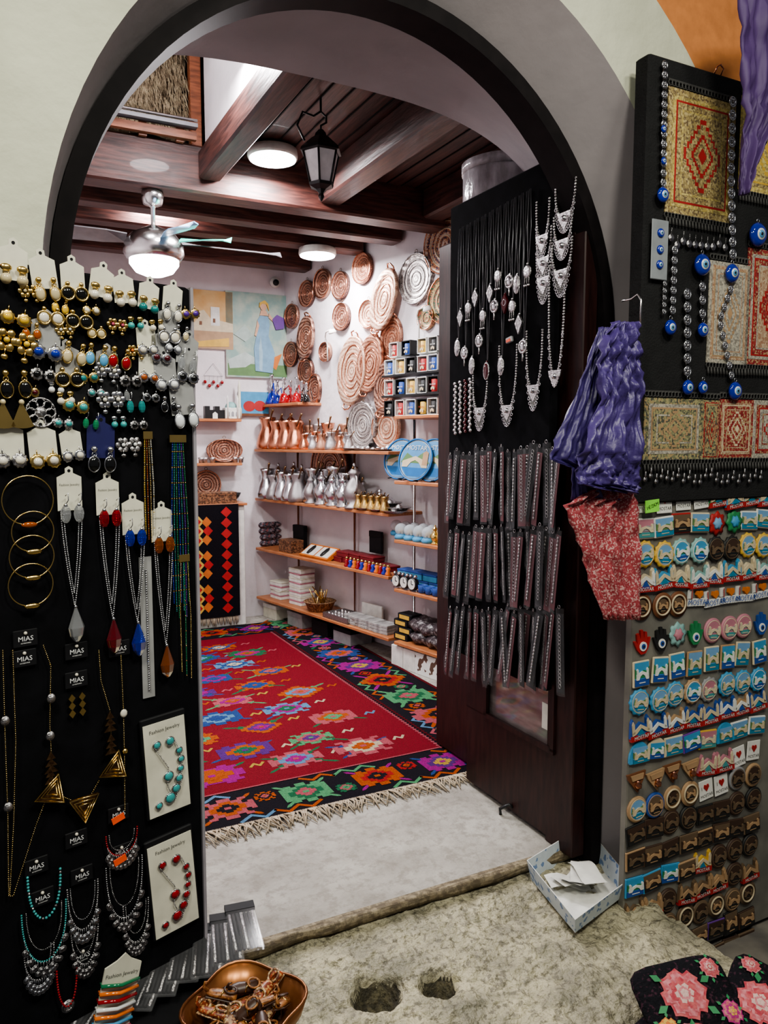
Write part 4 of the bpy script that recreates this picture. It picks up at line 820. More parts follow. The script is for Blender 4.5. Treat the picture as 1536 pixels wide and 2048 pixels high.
put('earring_pair',eps,LEFTP.at(152,1385,.004),'gold diamond chain drop earrings on black velvet','earrings','earrings on the velvet board')
def setcard(w,h,stone):
    a=MB(); a.bbox(-w/2-.004,w/2+.004,-.008,0,-h/2-.004,h/2+.012,BLACKC,.002); b=MB(); b.box(-w/2,w/2,-.0095,-.008,-h/2,h/2,CREAM); t=MB(); t.text('Fashion Jewelry',.010,INK,T(0,-.010,h/2-.016))
    ps=[('backing',a.mesh()),('card',b.mesh()),('lettering',t.mesh())]
    ch=MB(); pts=[(-w*.28,-.014,h*.25),(-.0,-.014,-.0),(-w*.05,-.014,-h*.2),(w*.1,-.014,-h*.38),(w*.3,-.014,-h*.2),(w*.33,-.014,h*.1),(w*.2,-.014,h*.28)]
    ch.beads(pts,.0015,OLDS,.0035,nu=5,nv=3); ps.append(('chain',ch.mesh()))
    for i,(x,z,r) in enumerate([(-w*.22,h*.27,.007),(w*.1,h*.27,.008),(w*.3,h*.14,.006),(w*.33,h*.04,.006),(w*.30,-h*.06,.006),(w*.25,-h*.16,.007),(w*.16,-h*.26,.008),(-.0,-h*.1,.009),(w*.0,-h*.34,.010),(-w*.28,-h*.38,.006)]):
        s_=MB(); s_.ring((x,-.013,z),r*1.02,.0018,OLDS,16,4); s_.sph((x,-.013,z),r,stone,12,6,sc=(1,.5,1)); ps.append(('stone',s_.mesh()))
    return ps
put('jewellery_set_card',setcard(.085,.185,G['turq']),LEFTP.at(330,1530,.004,-3),'cream card with turquoise stone necklace and earrings','necklace set','stone sets on cream cards')
put('jewellery_set_card',setcard(.092,.19,G['red']),LEFTP.at(343,1765,.006,-4),'cream card with red stone necklace and earrings','necklace set','stone sets on cream cards')
coinp=lambda m:(lambda:MB().lathe([(.012,0),(.012,.002)],m,14,M=RX(90)).ring((0,-.002,0),.008,.0012,m,12,4).mesh())
vneck('coin_necklace',85,1740,.055,.085,G['turq'],None,'turquoise bead necklace with silver coins on black velvet',.0026,OLDS,5)
def fringeneck(px,py,w,h,m,m2,lab,two=True):
    a=MB(); P0=uloop(w,h,24,.8); a.beads(P0,.0019,m,.0043,nu=5,nv=3)
    ps=[('chain',a.mesh())]
    if two: ps.append(('inner_chain',MB().beads(uloop(w*.8,h*.78,24,.8),.0013,m2,.0032,nu=5,nv=3).mesh()))
    for k in range(3,22):
        p=P0[k]; d=MB(); l=.010+.008*(k%2); d.tube([(0,0,0),(0,0,-l)],.0006,m2,4); d.ring((0,0,-l-.005),.0048,.0011,m2,10,4); d.sph((0,-.001,-l-.005),.0042,m2,6,4,sc=(1,.4,1)); ps.append(('coin',d.mesh(),T(p[0],-.009,p[2])))
    put('coin_necklace',ps,LEFTP.at(px,py,.004),lab,'necklace','bib necklaces on black velvet')
fringeneck(85,1810,.075,.10,G['turq'],OLDS,'turquoise bead bib necklace with silver coins')
fringeneck(162,1765,.055,.085,OLDS,SILVER,'silver bib necklace with small coins'); fringeneck(245,1720,.07,.11,SILVER,OLDS,'silver bib necklace with spiral charms'); fringeneck(240,1660,.06,.045,G['red'],OLDS,'red bead necklace with charms')
fringeneck(165,1830,.05,.09,OLDS,OLDS,'silver chain necklace with hanging charms'); fringeneck(268,1800,.05,.08,OLDS,OLDS,'silver bib necklace with spiral charms'); fringeneck(75,1890,.05,.06,OLDS,SILVER,'silver bib necklace with coins')
vneck('red_necklace',130,1930,.035,.075,G['red'],coinp(OLDS),'red bead necklace with silver pendant on black velvet',.0022)
for px,py in((236,1637),(240,1720)):
    a=MB(); a.box(-.012,.012,-.002,0,-.006,.006,mat('orange_price_tag',(.95,.12,.04),.5)); put('price_sticker',a.mesh(),LEFTP.at(px,py,.014,-15),'small orange price sticker','sticker','orange price stickers')
a=MB(); a.poly([(-.035,-.09),(.035,-.09),(.035,.05),(.014,.06),(0,.072),(-.014,.06),(-.035,.05)],-.003,0,CREAM); t=MB(); t.text('Fashion Jewelry',.010,INK,T(0,-.0035,.035)); ps=[('card',a.mesh()),('lettering',t.mesh())]
for i,c in enumerate(['green','orange','red','white','orange','lblue','pink','orange']):
    ps.append(('hair_band',MB().tube([(-.036,-.004,.02-.014*i),(0,-.010,.018-.014*i),(.036,-.004,.02-.014*i),(.036,.003,.02-.014*i),(-.036,.003,.02-.014*i)],.0036,G[c],6,True).mesh()))
put('hair_band_card',ps,LEFTP.at(235,1985,.06,14),'white card wrapped with coloured hair bands','hair bands')
def pack(k):
    a=MB(); a.bbox(-.035,.035,-.004,.004,0,.17,PLASTIC,.002); b=MB()
    for i in range(7): b.tube([(-.028+.009*i,0,.01),(-.028+.009*i,0,.13)],.0046,[OLDS,BLACKC,BLACKC][i%3],5)
    c=MB(); c.box(-.035,.035,-.005,.005,.14,.165,BLACKC); return [('sleeve',a.mesh()),('bracelets',b.mesh()),('header',c.mesh())]
for i in range(9):
    put('bracelet_pack',proto(('pk',0),lambda:pack(0)),FR@T(.06+.045*i,1.40+.008*(i%3),.427+.007*i)@RZ(-40+i*4)@RX(-86)@SC(.9),'clear sleeve of dark silver bracelets lying on the table','bracelet pack','bracelet packs on the table')
BOWLM=mat('hammered_copper_bowl',(.38,.16,.06),.34,.7,col2=(.18,.065,.025),scale=10)
bw=FR.inverted()@Vector((-.250,1.295,0)); BS=.88
a=MB(); wob=lambda an:1+.10*math.cos(4*an+.6)
a.lathe([(.05,0),(.085,.015),(.108,.05),(.118,.085),(.114,.087),(.10,.05),(.07,.022),(.01,.018)],BOWLM,48,wob=wob); b=MB(); b.tube([((.116*wob(2*pi*i/48))*math.cos(2*pi*i/48),(.116*wob(2*pi*i/48))*math.sin(2*pi*i/48),.087) for i in range(48)],.0035,BOWLM,6,True)
put('scalloped_bowl',[('bowl_body',a.mesh()),('rolled_rim',b.mesh())],FR@T(bw.x,bw.y,.42)@SC(BS),'scalloped copper bowl filled with miniature leather shoes','bowl')
def shoe(c1,c2):
    a=MB(); prof=[(-.026,.010,.010),(-.018,.012,.016),(0,.011,.013),(.015,.012,.011),(.026,.009,.009),(.033,.004,.006)]
    vs=[];n=10
    for x,w_,h_ in prof:
        for j in range(n): an=2*pi*j/n; vs.append((x,w_*math.cos(an),h_*.5+h_*.55*math.sin(an)))
    fs=[(k*n+j,k*n+(j+1)%n,(k+1)*n+(j+1)%n,(k+1)*n+j) for k in range(5) for j in range(n)]+[tuple(range(n))[::-1],tuple(50+j for j in range(n))]
    a.add(vs,fs,c1,None,True); a.tube([(.031,0,.006),(.040,0,.012),(.040,0,.022),(.034,0,.024)],[.004,.003,.002,.001],c1,6)
    b=MB(); b.ring((0,0,0),.010,.0022,c2,12,5,M=T(-.012,0,.018)@RX(90)@SC(1.2,1,1)); s_=MB(); s_.bbox(-.027,.033,-.010,.010,-.002,.001,c2,.001)
    st_=MB(); st_.tube([(-.004,-.011,.008),(0,0,.017),(.004,.011,.008)],.0016,GOLD,5)
    return [('shoe_upper',a.mesh()),('cuff',b.mesh()),('sole',s_.mesh()),('strap',st_.mesh())]
LE=[speck('tan_leather',[(.28,.11,.04),(.16,.06,.02),(.34,.15,.05)],260,.4),speck('rust_leather',[(.30,.06,.02),(.16,.03,.01),(.4,.22,.08)],260,.4),mat('dark_leather',(.06,.028,.018),.4),speck('cream_leather',[(.5,.36,.2),(.3,.17,.08),(.12,.05,.03)],260,.45)]
for i in range(30):
    an=i*2.4; r_=.0145*math.sqrt(i)*.92; z=.452+.016*(i%3)+.010*(1-r_/.08); q=(0,1,2,1,2,0,3)[i%7]
    put('miniature_shoe',proto(('shoe',q),lambda:shoe(LE[q],LE[(q+2)%4])),FR@T(bw.x+r_*math.cos(an),bw.y+r_*math.sin(an),z)@RZ(R.uniform(0,360))@RX(R.uniform(-35,35))@RY(R.uniform(-35,35))@SC(.95),['tan','rust red','dark brown','cream'][q]+' miniature leather shoe with curled toe','miniature shoe','miniature leather shoes in the bowl')
# ---------------------------------------------------------------- door board jewellery
def cordp(h,ptype,met):
    def f():
        a=MB(); CM=mat('silvery_cord',(.22,.22,.24),.35,.7); a.tube([(-.004,-.004,0),(-.012,-.006,-h*.5),(-.002,-.006,-h),(.002,-.006,-h),(.012,-.006,-h*.5),(.004,-.004,0)],.0016,CM,4)
        b=MB()
        if ptype==0: b.sph((0,-.010,-.03),.02,met,12,8,sc=(.7,.35,1.4)); b.ring((0,-.01,-.03),.018,.003,OLDS,16,4,sx=.8,sz=1.5)
        elif ptype==1: b.poly([(0,0),(.018,-.026),(0,-.06),(-.018,-.026)],-.013,-.006,met); b.ring((0,-.012,-.026),.009,.002,SILVER,10,4)
        elif ptype==2: b.ring((0,-.01,-.022),.018,.004,met,18,5); b.sph((0,-.01,-.022),.015,SILVER,sc=(1,.5,1)); b.tube([(0,-.01,-.038),(0,-.01,-.065)],.003,met,5)
        else:
            b.lathe([(.018,0),(.019,.004),(.012,.006)],met,16,M=T(0,-.006,-.022)@RX(90))
            for k in(-1,0,1): b.tube([(k*.009,-.01,-.032),(k*.01,-.01,-.060)],.0016,met,4); b.sph((k*.01,-.01,-.062),.004,met,6,4)
        b.sph((0,-.008,0),.004,met); return [('cord',a.mesh()),('pendant',b.mesh(),T(0,0,-h)@SC(1.2))]
    return f
ends=[700,640,715,625,735,600,690,640,745,590,620,560,735,610,570,620,570,650,700,550]
for k in range(20):
    px=922+k*7.5; ty=458-k*4.2
    o1=DOORP.loc(px,ty,.0); o2=DOORP.loc(px,ends[k]-22,.0); h=o1.z-o2.z
    put('pendant_necklace',proto(('cord',k),cordp(h,k%4,OLDS if k not in(8,13) else G['dred'])),DOORP.M@T(o1.x,-.001-.004*(k%2),o1.z),'dark cord necklace with '+['oval','diamond-shaped','ring-shaped','tasselled round'][k%4]+' silver pendant on velvet','necklace','pendant necklaces on the door board')
def bib(w,h,rows):
    ps=[]; a=MB(); P0=uloop(w,h,22,.75); a.beads(P0,.0045,OLDS,.0095,nu=6,nv=4); ps.append(('chain',a.mesh()))
    for k in range(3,20):
        p=P0[k]; d=MB(); L=.014+rows*.012*math.sin(pi*(k-3)/16)
        d.beads([(0,0,0),(0,0,-L)],.0026,OLDS,.0055,nu=5,nv=3); d.ring((0,0,-L-.005),.0055,.0018,SILVER,10,4); ps.append(('charm',d.mesh(),T(p[0],-.010,p[2])))
    d=MB(); d.poly([(-.028,.004),(-.034,.024),(.034,.024),(.028,.004),(0,-.036)],-.006,-.001,OLDS); d.sph((0,-.007,.004),.010,SILVER); ps.append(('centre_piece',d.mesh(),T(0,-.006,-h-.004)))
    return ps
for px,py,w,hpx,rows in((1090,400,.07,80,3),(1092,455,.08,70,3),(1092,505,.08,60,4),(1135,365,.10,70,2),(1128,480,.10,70,4),(1118,560,.08,190,1),(1020,690,.11,130,3),(964,745,.10,80,4),(1073,660,.09,120,4),(1130,430,.09,60,2)):
    h=hpx*DOORP.mpp(px,py); put('bib_necklace',bib(w,h,rows),DOORP.at(px,py,.002),'antique silver bib necklace with dangling charms on black velvet','necklace','bib necklaces on the door board')
for px,py in((1022,682),(1105,345)):
    a=MB(); a.bbox(-.018,.018,-.012,0,-.006,.014,mat('clear_clip',(.5,.5,.52),.2),.002); b=MB(); b.box(-.012,.012,-.014,-.012,-.004,.006,mat('orange_price_tag',(1,0,0))); put('hanging_clip',[('clip',a.mesh()),('price_tag',b.mesh())],DOORP.at(px,py,.001,-10),'clear clip with orange price tag','clip','clear clips')
for k in range(4):
    a=MB()
    for q in range(18): a.sph(((.004 if q%2 else -.004),-.008,-.012*q),.0095,OLDS if k!=2 else G['dred'],8,5,sc=(1,.6,.8))
    put('braided_bracelet',a.mesh(),DOORP.at(914+10*k,768-3*k,.001),'braided silver bracelet hung on black velvet','bracelet','braided bracelets')
RS=mat('dark_red_strap',(.10,.008,.016),.6)
def bagb(kind,h):
    def f():
        s_=MB(); w=.022; vs=[];n=8
        for q in range(n+1):
            z=-h*q/n; d=.006+.004*math.sin(q*1.9+kind); vs+=[(-w,-.004,z),(-w*.3,-d-.006,z),(w*.4,-d-.004,z),(w,-.003,z)]
        s_.add(vs,[(q*4+c,q*4+c+1,q*4+c+5,q*4+c+4) for q in range(n) for c in range(3)],PLASTIC,None,True)
        bk_=MB(); bk_.box(-.019,.019,-.003,-.001,-h*.97,-.02,[RS,BLACKC,RS,BLACKC,BLACKC,RS][kind])
        c=MB(); z=-.03
        while z>-h*.9:
            if kind%2: c.ring((0,-.006,z),.0072,.0013,OLDS,10,4,sx=.8)
            else: c.sph((0,-.006,z),.009,OLDS,6,4,sc=(.6,.35,.72))
            z-=.0125
        hd=MB(); hd.ring((0,-.006,.004),.006,.001,CHROME,10,4)
        return [('sleeve',s_.mesh()),('strap',bk_.mesh()),('bracelet',c.mesh()),('hanger',hd.mesh())]
    return proto(('bagb',kind,round(h,3)),f)
for row,(ya,yb,h) in enumerate(((905,890,.29),(1062,1058,.29),(1215,1222,.30))):
    for k in range(18):
        px=903+k*12.8; py=ya+(yb-ya)*k/17+R.uniform(-8,8); kd=(k*7+row)%6
        put('bracelet_in_sleeve',bagb(kd,h),DOORP.at(px,py,.004+.007*(k%3),R.uniform(-7,7))@RX(R.uniform(-4,0))@RZ(R.uniform(-25,10)),('dark red' if kd in(0,2,5) else 'black')+' strap bracelet with silver links in clear plastic sleeve','bracelet','sleeved bracelets on the door board')
# ---------------------------------------------------------------- outside right: board with small rugs
BRD=mat('board_black_mesh',(.022,.022,.023),.9,bump=.3,bscale=150,spec=.2)
o1=MAGP.loc(1287,500,0); SX=o1.x
a=MB(); a.bbox(SX,SX+1.1,0,.06,1.30,2.66,BRD,.006)
put('rug_display_board',a.mesh(),MAGP.M,'tall dark board hung with small rugs and evil eye charms','display board')
def rug(px0,py0,px1,py1,c1,c2,c3,lab,med='red'):
    A=MAGP.loc(px0,py0,.004);B=MAGP.loc(px1,py1,.004); w=B.x-A.x; h=A.z-B.z; w=max(w,.08)
    a=MB(); a.box(0,w,-.004,0,-h,0,c1)
    b=.07*w; a.box(b,w-b,-.0048,-.004,-h+b,-b,c2); a.box(b*1.6,w-b*1.6,-.0054,-.0048,-h+b*1.6,-b*1.6,P[med]); a.box(b*1.9,w-b*1.9,-.0058,-.0054,-h+b*1.9,-b*1.9,c1); a.box(b*2.8,w-b*2.8,-.0062,-.0058,-h+b*2.8,-b*2.8,c2); a.box(b*3.1,w-b*3.1,-.0066,-.0062,-h+b*3.1,-b*3.1,c3)
    cx,cz=w/2,-h/2; m=MB()
    def J(r,k):
        q=[]
        for i in range(6): q+= [(r*(1-i/6),h/w*r*k*(i/6)),(r*(1-i/6),h/w*r*k*((i+1)/6))]
        full=q+[(-x,z) for x,z in q[::-1]]+[(-x,-z) for x,z in q]+[(x,-z) for x,z in q[::-1]]
        o_=[]
        for p in full:
            if not o_ or abs(o_[-1][0]-p[0])+abs(o_[-1][1]-p[1])>1e-6: o_.append(p)
        if abs(o_[0][0]-o_[-1][0])+abs(o_[0][1]-o_[-1][1])<1e-6: o_.pop()
        return [(cx+x,cz+z) for x,z in o_]
    m.poly(J(w*.27,1.1),-.0070,-.0066,P[med]); m.poly(J(w*.235,1.1),-.0074,-.0070,c1); m.poly(J(w*.16,1.1),-.0078,-.0074,P[med]); m.poly(J(w*.125,1.1),-.0082,-.0078,c3); m.poly(J(w*.06,1.1),-.0086,-.0082,P[med])
    n=max(4,int(w/.014)); l=MB(); l2=MB(); LC=mat('grey_black_lace',(.06,.058,.056),.7)
    for i in range(n):
        x=w*(i+.5)/n; l.ring((x,-.003,.012),.0085,.0024,LC,8,4); l2.ring((x,-.003,-h-.008),.0085,.0024,LC,8,4); l2.tube([(x,-.004,-h-.015),(x,-.006,-h-.036)],[.003,.0045],LC,5)
    l.box(0,w,-.003,0,.017,.024,LC)
    put('small_rug',[('woven_field',a.mesh()),('medallion',m.mesh()),('lace_trim',l.mesh()),('lace_trim',l2.mesh())],MAGP.M@T(A.x,-.002,A.z),lab,'rug','small rugs on the display board')
gA=speck('gold_weave',[(.38,.29,.12),(.28,.21,.09),(.50,.40,.19),(.16,.11,.06)],170,.6); gB=speck('yellow_weave',[(.48,.37,.11),(.58,.47,.18),(.30,.23,.09)],160,.6); gC=speck('grey_weave',[(.34,.32,.27),(.22,.20,.17),(.45,.41,.33)],170,.7); gR=speck('red_weave',[(.30,.04,.035),(.38,.26,.14),(.20,.02,.02)],170,.7); gG=speck('green_gold_weave',[(.18,.18,.10),(.32,.29,.15),(.08,.08,.06),(.36,.26,.13)],160,.7); gT=speck('tan_weave',[(.40,.27,.18),(.32,.18,.11),(.48,.37,.25)],160,.7)
rug(1337,172,1462,448,gA,gB,gA,'gold woven small rug with red diamond medallion','red'); rug(1484,190,1580,400,gB,gA,gB,'yellow woven small rug with lace trim','yellow')
rug(1420,520,1492,730,gC,gT,gC,'pale grey-beige woven small rug','tan'); rug(1497,495,1590,735,gR,gC,gT,'red bordered woven small rug','red')
rug(1289,795,1402,918,gG,gC,gG,'green-gold patterned small rug','tan'); rug(1406,800,1434,918,gG,gR,gG,'narrow dark patterned small rug','red'); rug(1439,798,1502,915,gR,gT,gR,'red patterned small rug','cream'); rug(1507,800,1590,915,gC,gR,gC,'beige patterned small rug','red')
def eye(r):
    a=MB(); a.lathe([(r,0),(r*.98,r*.2),(r*.7,r*.42)],G['blue'],20,M=RX(90)); a.lathe([(r*.5,r*.40),(r*.48,r*.46)],G['white'],18,M=RX(90)); a.lathe([(r*.34,r*.44),(r*.32,r*.5)],G['lblue'],16,M=RX(90)); a.lathe([(r*.16,r*.48),(r*.12,r*.54)],G['black'],12,M=RX(90))
    b=MB(); b.ring((0,-.002,r+.006),.006,.0012,SILVER,10,4); return [('glass_eye',a.mesh()),('hanging_loop',b.mesh())]
for px,py,r in((1325,390,15),(1403,530,21),(1463,547,18),(1514,470,23),(1340,655,15),(1405,660,14),(1375,775,15),(1405,775,13),(1469,782,18),(1327,258,7),(1327,322,7)):
    rm=round(r*MAGP.mpp(px,py),3); put('evil_eye_charm',proto(('eye',rm),lambda:eye(rm)),MAGP.at(px,py,.018),'round blue glass evil eye charm hanging on the board','charm','evil eye charms')
def medchain(pts,r,lab):
    L=[MAGP.loc(x,y,.016) for x,y in pts]; o=L[0]; a=MB(); L=[Vector((p.x-o.x,-.012,p.z-o.z)) for p in L]; ps=[]
    a.tube([v+Vector((0,.004,0)) for v in L],.0015,OLDS,4)
    for i in range(len(L)-1):
        n=max(1,int((L[i+1]-L[i]).length/(r*2.1)))
        for k in range(n):
            p=L[i].lerp(L[i+1],(k+.5)/n); d=MB(); d.ring((0,-.002,0),r*.85,r*.13,SILVER,14,4)
            for q in range(6): an=q*pi/3; d.sph((r*.5*math.cos(an),-.002,r*.5*math.sin(an)),r*.3,SILVER,6,4,sc=(1,.4,1))
            d.sph((0,-.004,0),r*.28,OLDS,6,4); ps.append(('medallion',d.mesh(),T(p)))
    put('medallion_chain',[('chain',a.mesh())]+ps,MAGP.M@T(o.x,-.002,o.z),lab,'charm chain','medallion chains')
medchain([(1330,120),(1327,375)],.013,'silver medallion chain ending in an evil eye'); medchain([(1466,190),(1462,350),(1466,520)],.018,'chain of silver floral medallions'); medchain([(1375,575),(1375,755)],.018,'chain of round silver medallions'); medchain([(1405,560),(1405,640)],.016,'short chain of silver medallions'); medchain([(1350,490),(1345,630)],.014,'short chain of silver medallions'); medchain([(1465,570),(1440,640),(1465,760)],.014,'bent chain of silver medallions'); medchain([(1330,560),(1328,630)],.009,'short silver drop chain on board')
a=MB(); a.bbox(-.035,.035,-.004,0,-.09,.09,mat('clear_grey_card',(.28,.30,.32),.25),.002); ps=[('card',a.mesh())]
for z in(.05,0,-.045): ps.append(('glass_eye',eye(.014)[0][1],T(0,-.004,z)))
put('eye_charm_card',ps,MAGP.at(1318,500,.012),'clear card with three small blue evil eye charms','charm card')
for k in range(11):
    px=1342+k*12; put('dangling_coin',proto('dcoin',lambda:MB().lathe([(.012,0),(.012,.002)],OLDS,12,M=RX(90)).tube([(0,-.002,.01),(0,-.002,.03)],.001,OLDS,4).mesh()),MAGP.at(px,482+R.uniform(-10,14),.012),'small antique silver coin dangling from rug lace','coin','dangling coins')
for k in range(22):
    px=1290+k*11; put('dangling_bell',proto('dcoin2',lambda:MB().lathe([(.008,0),(.008,.002)],OLDS,10,M=RX(90)).tube([(0,-.002,.006),(0,-.002,.025)],.003,OLDS,5).mesh()),MAGP.at(px,958+R.uniform(-8,8),.012),'small antique silver bell dangling under rugs','bell','dangling bells')
a=MB(); a.tube([(0,0,0),(.0,-.02,.03),(.015,-.02,.04),(.03,-.02,.03),(.03,0,0)],.003,COPPER,6); put('wire_hook',a.mesh(),MAGP.M@T(MAGP.loc(1440,120,0).x,.03,2.655),'bent copper wire hook on top of the board','hook')
# ---------------------------------------------------------------- magnets
o2=MAGP.loc(1275,1350,0)
a=MB(); a.bbox(o2.x-.01,o2.x+1.1,.02,.05,ZG+.02,1.298,mat('grey_magnet_sheet',(.22,.21,.18),.5,col2=(.14,.135,.12),scale=8),.004)
put('magnet_board',a.mesh(),MAGP.M,'grey metal board covered with rows of souvenir magnets','display board')
def brg(b,w,h,pal,y,clip='rect'):
    sk,hl,br,rv=pal
    if clip=='rect':
        b.poly(rect(-w,w,-h,h),y-.001,y,sk); b.poly([(-w,-h*.3),(-w,h*.5),(-w*.6,h*.2),(-w*.2,h*.1),(w*.2,h*.35),(w*.6,h*.25),(w,h*.6),(w,-h*.3)],y-.002,y,hl); b.poly(rect(-w,w,-h,-h*.4),y-.002,y,rv)
    else:
        b.poly(circ(w,18),y-.001,y,sk); b.poly([(-w*.97,-h*.2),(-w*.85,h*.35),(-w*.2,h*.05),(w*.3,h*.2),(w*.85,h*.4),(w*.97,-h*.2)],y-.002,y,hl); b.poly([(-w*.9,-h*.4),(w*.9,-h*.4),(w*.5,-h*.85),(-w*.5,-h*.85)],y-.002,y,rv)
    q=.85*w; b.poly([(-q,-h*.45),(-q,-h*.0),(0,h*.28),(q,-h*.0),(q,-h*.45),(q*.6,-h*.45),(q*.35,-h*.12),(0,h*.02),(-q*.35,-h*.12),(-q*.6,-h*.45)],y-.004,y,br)
    for sx in(-1,1): b.poly([(sx*q*.95,-h*.1),(sx*q*.95,h*.42),(sx*q*.82,h*.52),(sx*q*.7,h*.42),(sx*q*.7,-h*.1)],y-.0045,y,br)
    b.poly(rect(-q*.5,q*.5,-h*.75,-h*.68),y-.0028,y,br)
DAY=(P['sky'],P['hill'],P['bridge'],P['river']); BRZ=(P['bronze'],P['dbrown'],P['tan'],P['black']); PNK=(P['pink'],P['grey'],P['cream'],P['teal']); AQ=(P['lblue'],P['green'],P['white'],P['blue']); DK=(P['dbrown'],P['black'],P['bronze'],P['black'])
def mg(kind,c,pal):
    def f():
        a=MB(); b=MB()
        if kind=='rect': a.bbox(-.034,.034,-.006,0,-.026,.026,c,.002); brg(b,.030,.022,pal,-.006)
        elif kind=='tall': a.bbox(-.028,.028,-.006,0,-.034,.034,c,.002); brg(b,.024,.030,pal,-.006)
        elif kind in('round','scal'):
            a.lathe([(.033,0),(.034,.004),(.030,.007)],c,36,M=RX(90),wob=(lambda t:1+.07*math.cos(12*t)) if kind=='scal' else None); a.ring((0,-.0065,0),.027,.0016,pal[2],24,4); brg(b,.025,.024,pal,-.0068,'c')
        elif kind=='plate2': a.lathe([(.033,0),(.034,.004),(.028,.002),(.027,.005),(.02,.002)],c,28,M=RX(90)); a.ring((0,-.006,0),.024,.0025,P['bridge'],24,5); brg(b,.018,.018,pal,-.004,'c')
        elif kind=='town':
            a.poly([(-.036,-.02),(.036,-.02),(.036,.006),(.03,.012),(.03,.024),(.025,.032),(.02,.024),(.02,.008),(0,.018),(-.018,.006),(-.02,.02),(-.026,.03),(-.031,.02),(-.033,.004)],-.007,0,c); a.poly([(-.016,-.02),(0,.002),(.016,-.02)],-.009,-.007,pal[3]); b.poly([(-.030,-.006),(0,.012),(.030,-.006),(.030,-.013),(.018,-.010),(0,.003),(-.018,-.010),(-.030,-.013)],-.010,-.007,pal[2])
            for x in(-.026,.025): b.poly([(x-.004,-.008),(x-.004,.016),(x,.024),(x+.004,.016),(x+.004,-.008)],-.010,-.007,pal[2])
            b.poly(rect(-.035,.035,-.028,-.014),-.009,0,P['red'] if c is not P['brown'] else P['yellow']); b.text('MOSTAR',.013,P['white'],T(0,-.0095,-.021))
        elif kind=='heart':
            a.bbox(-.026,.026,-.003,0,-.03,.026,WHITE,.001); b.poly([(0,-.006),(.010,.006),(.008,.013),(.003,.013),(0,.009),(-.003,.013),(-.008,.013),(-.010,.006)],-.005,-.003,P['red']); b.text('I',.014,INK,T(-.017,-.0035,.004)); b.text('MOSTAR',.012,INK,T(0,-.0035,-.018))
        elif kind=='word':
            a.poly(rect(-.036,.036,-.016,.004),-.004,0,P['white']); a.poly(rect(-.036,-.02,.002,.028),-.004,0,P['white']); b.text('I',.034,P['red'],T(-.027,-.006,.014),.002); b.text('MOSTAR',.020,P['blue'],T(0,-.006,-.006),.002); b.poly([(.004,.004),(.016,.014),(.014,.024),(.008,.024),(.004,.019),(0,.024),(-.006,.024),(-.008,.014)],-.007,0,P['orange'])
        elif kind=='hamsa':
            a.poly([(-.008,-.03),(.008,-.03),(.018,-.018),(.024,-.004),(.028,.008),(.022,.008),(.017,.0),(.017,.024),(.010,.026),(.006,.01),(.004,.032),(-.004,.032),(-.006,.01),(-.010,.026),(-.017,.024),(-.017,0),(-.022,.008),(-.028,.008),(-.024,-.004),(-.018,-.018)],-.006,0,c); b.poly(circ(.012,14,0,-.010),-.008,-.006,P['white']); b.poly(circ(.007,12,0,-.010),-.009,-.008,P['blue']); b.poly(circ(.003,10,0,-.010),-.010,-.009,P['black'])
        elif kind=='flower':
            a.lathe([(.028,0),(.03,.004),(.02,.006)],c,28,M=RX(90),wob=lambda t:1+.14*math.cos(8*t)); b.lathe([(.016,.006),(.012,.010),(.003,.012)],pal[0],16,M=RX(90),wob=lambda t:1+.2*math.cos(6*t))
        elif kind=='tri':
            a.poly([(-.032,.022),(.032,.022),(.028,.008),(0,-.03),(-.028,.008)],-.006,0,c); b.poly([(-.022,.018),(.022,.018),(.018,.004),(-.018,.004)],-.009,-.006,pal[2]); b.lathe([(.009,0),(.01,.008),(.005,.014),(.007,.018)],COPPER,10,M=T(0,-.008,-.016))
        elif kind=='half':
            a.poly([(-.034,-.02)]+[(.036*math.cos(pi-i*pi/14),-.016+.05*math.sin(pi-i*pi/14)) for i in range(15)]+[(.034,-.02)],-.006,0,c); brg(b,.024,.020,pal,-.0062)
        return [('magnet_base',a.mesh()),('relief_scene',b.mesh())]
    return proto(('mg',kind,c.name,pal[0].name,pal[2].name),f)
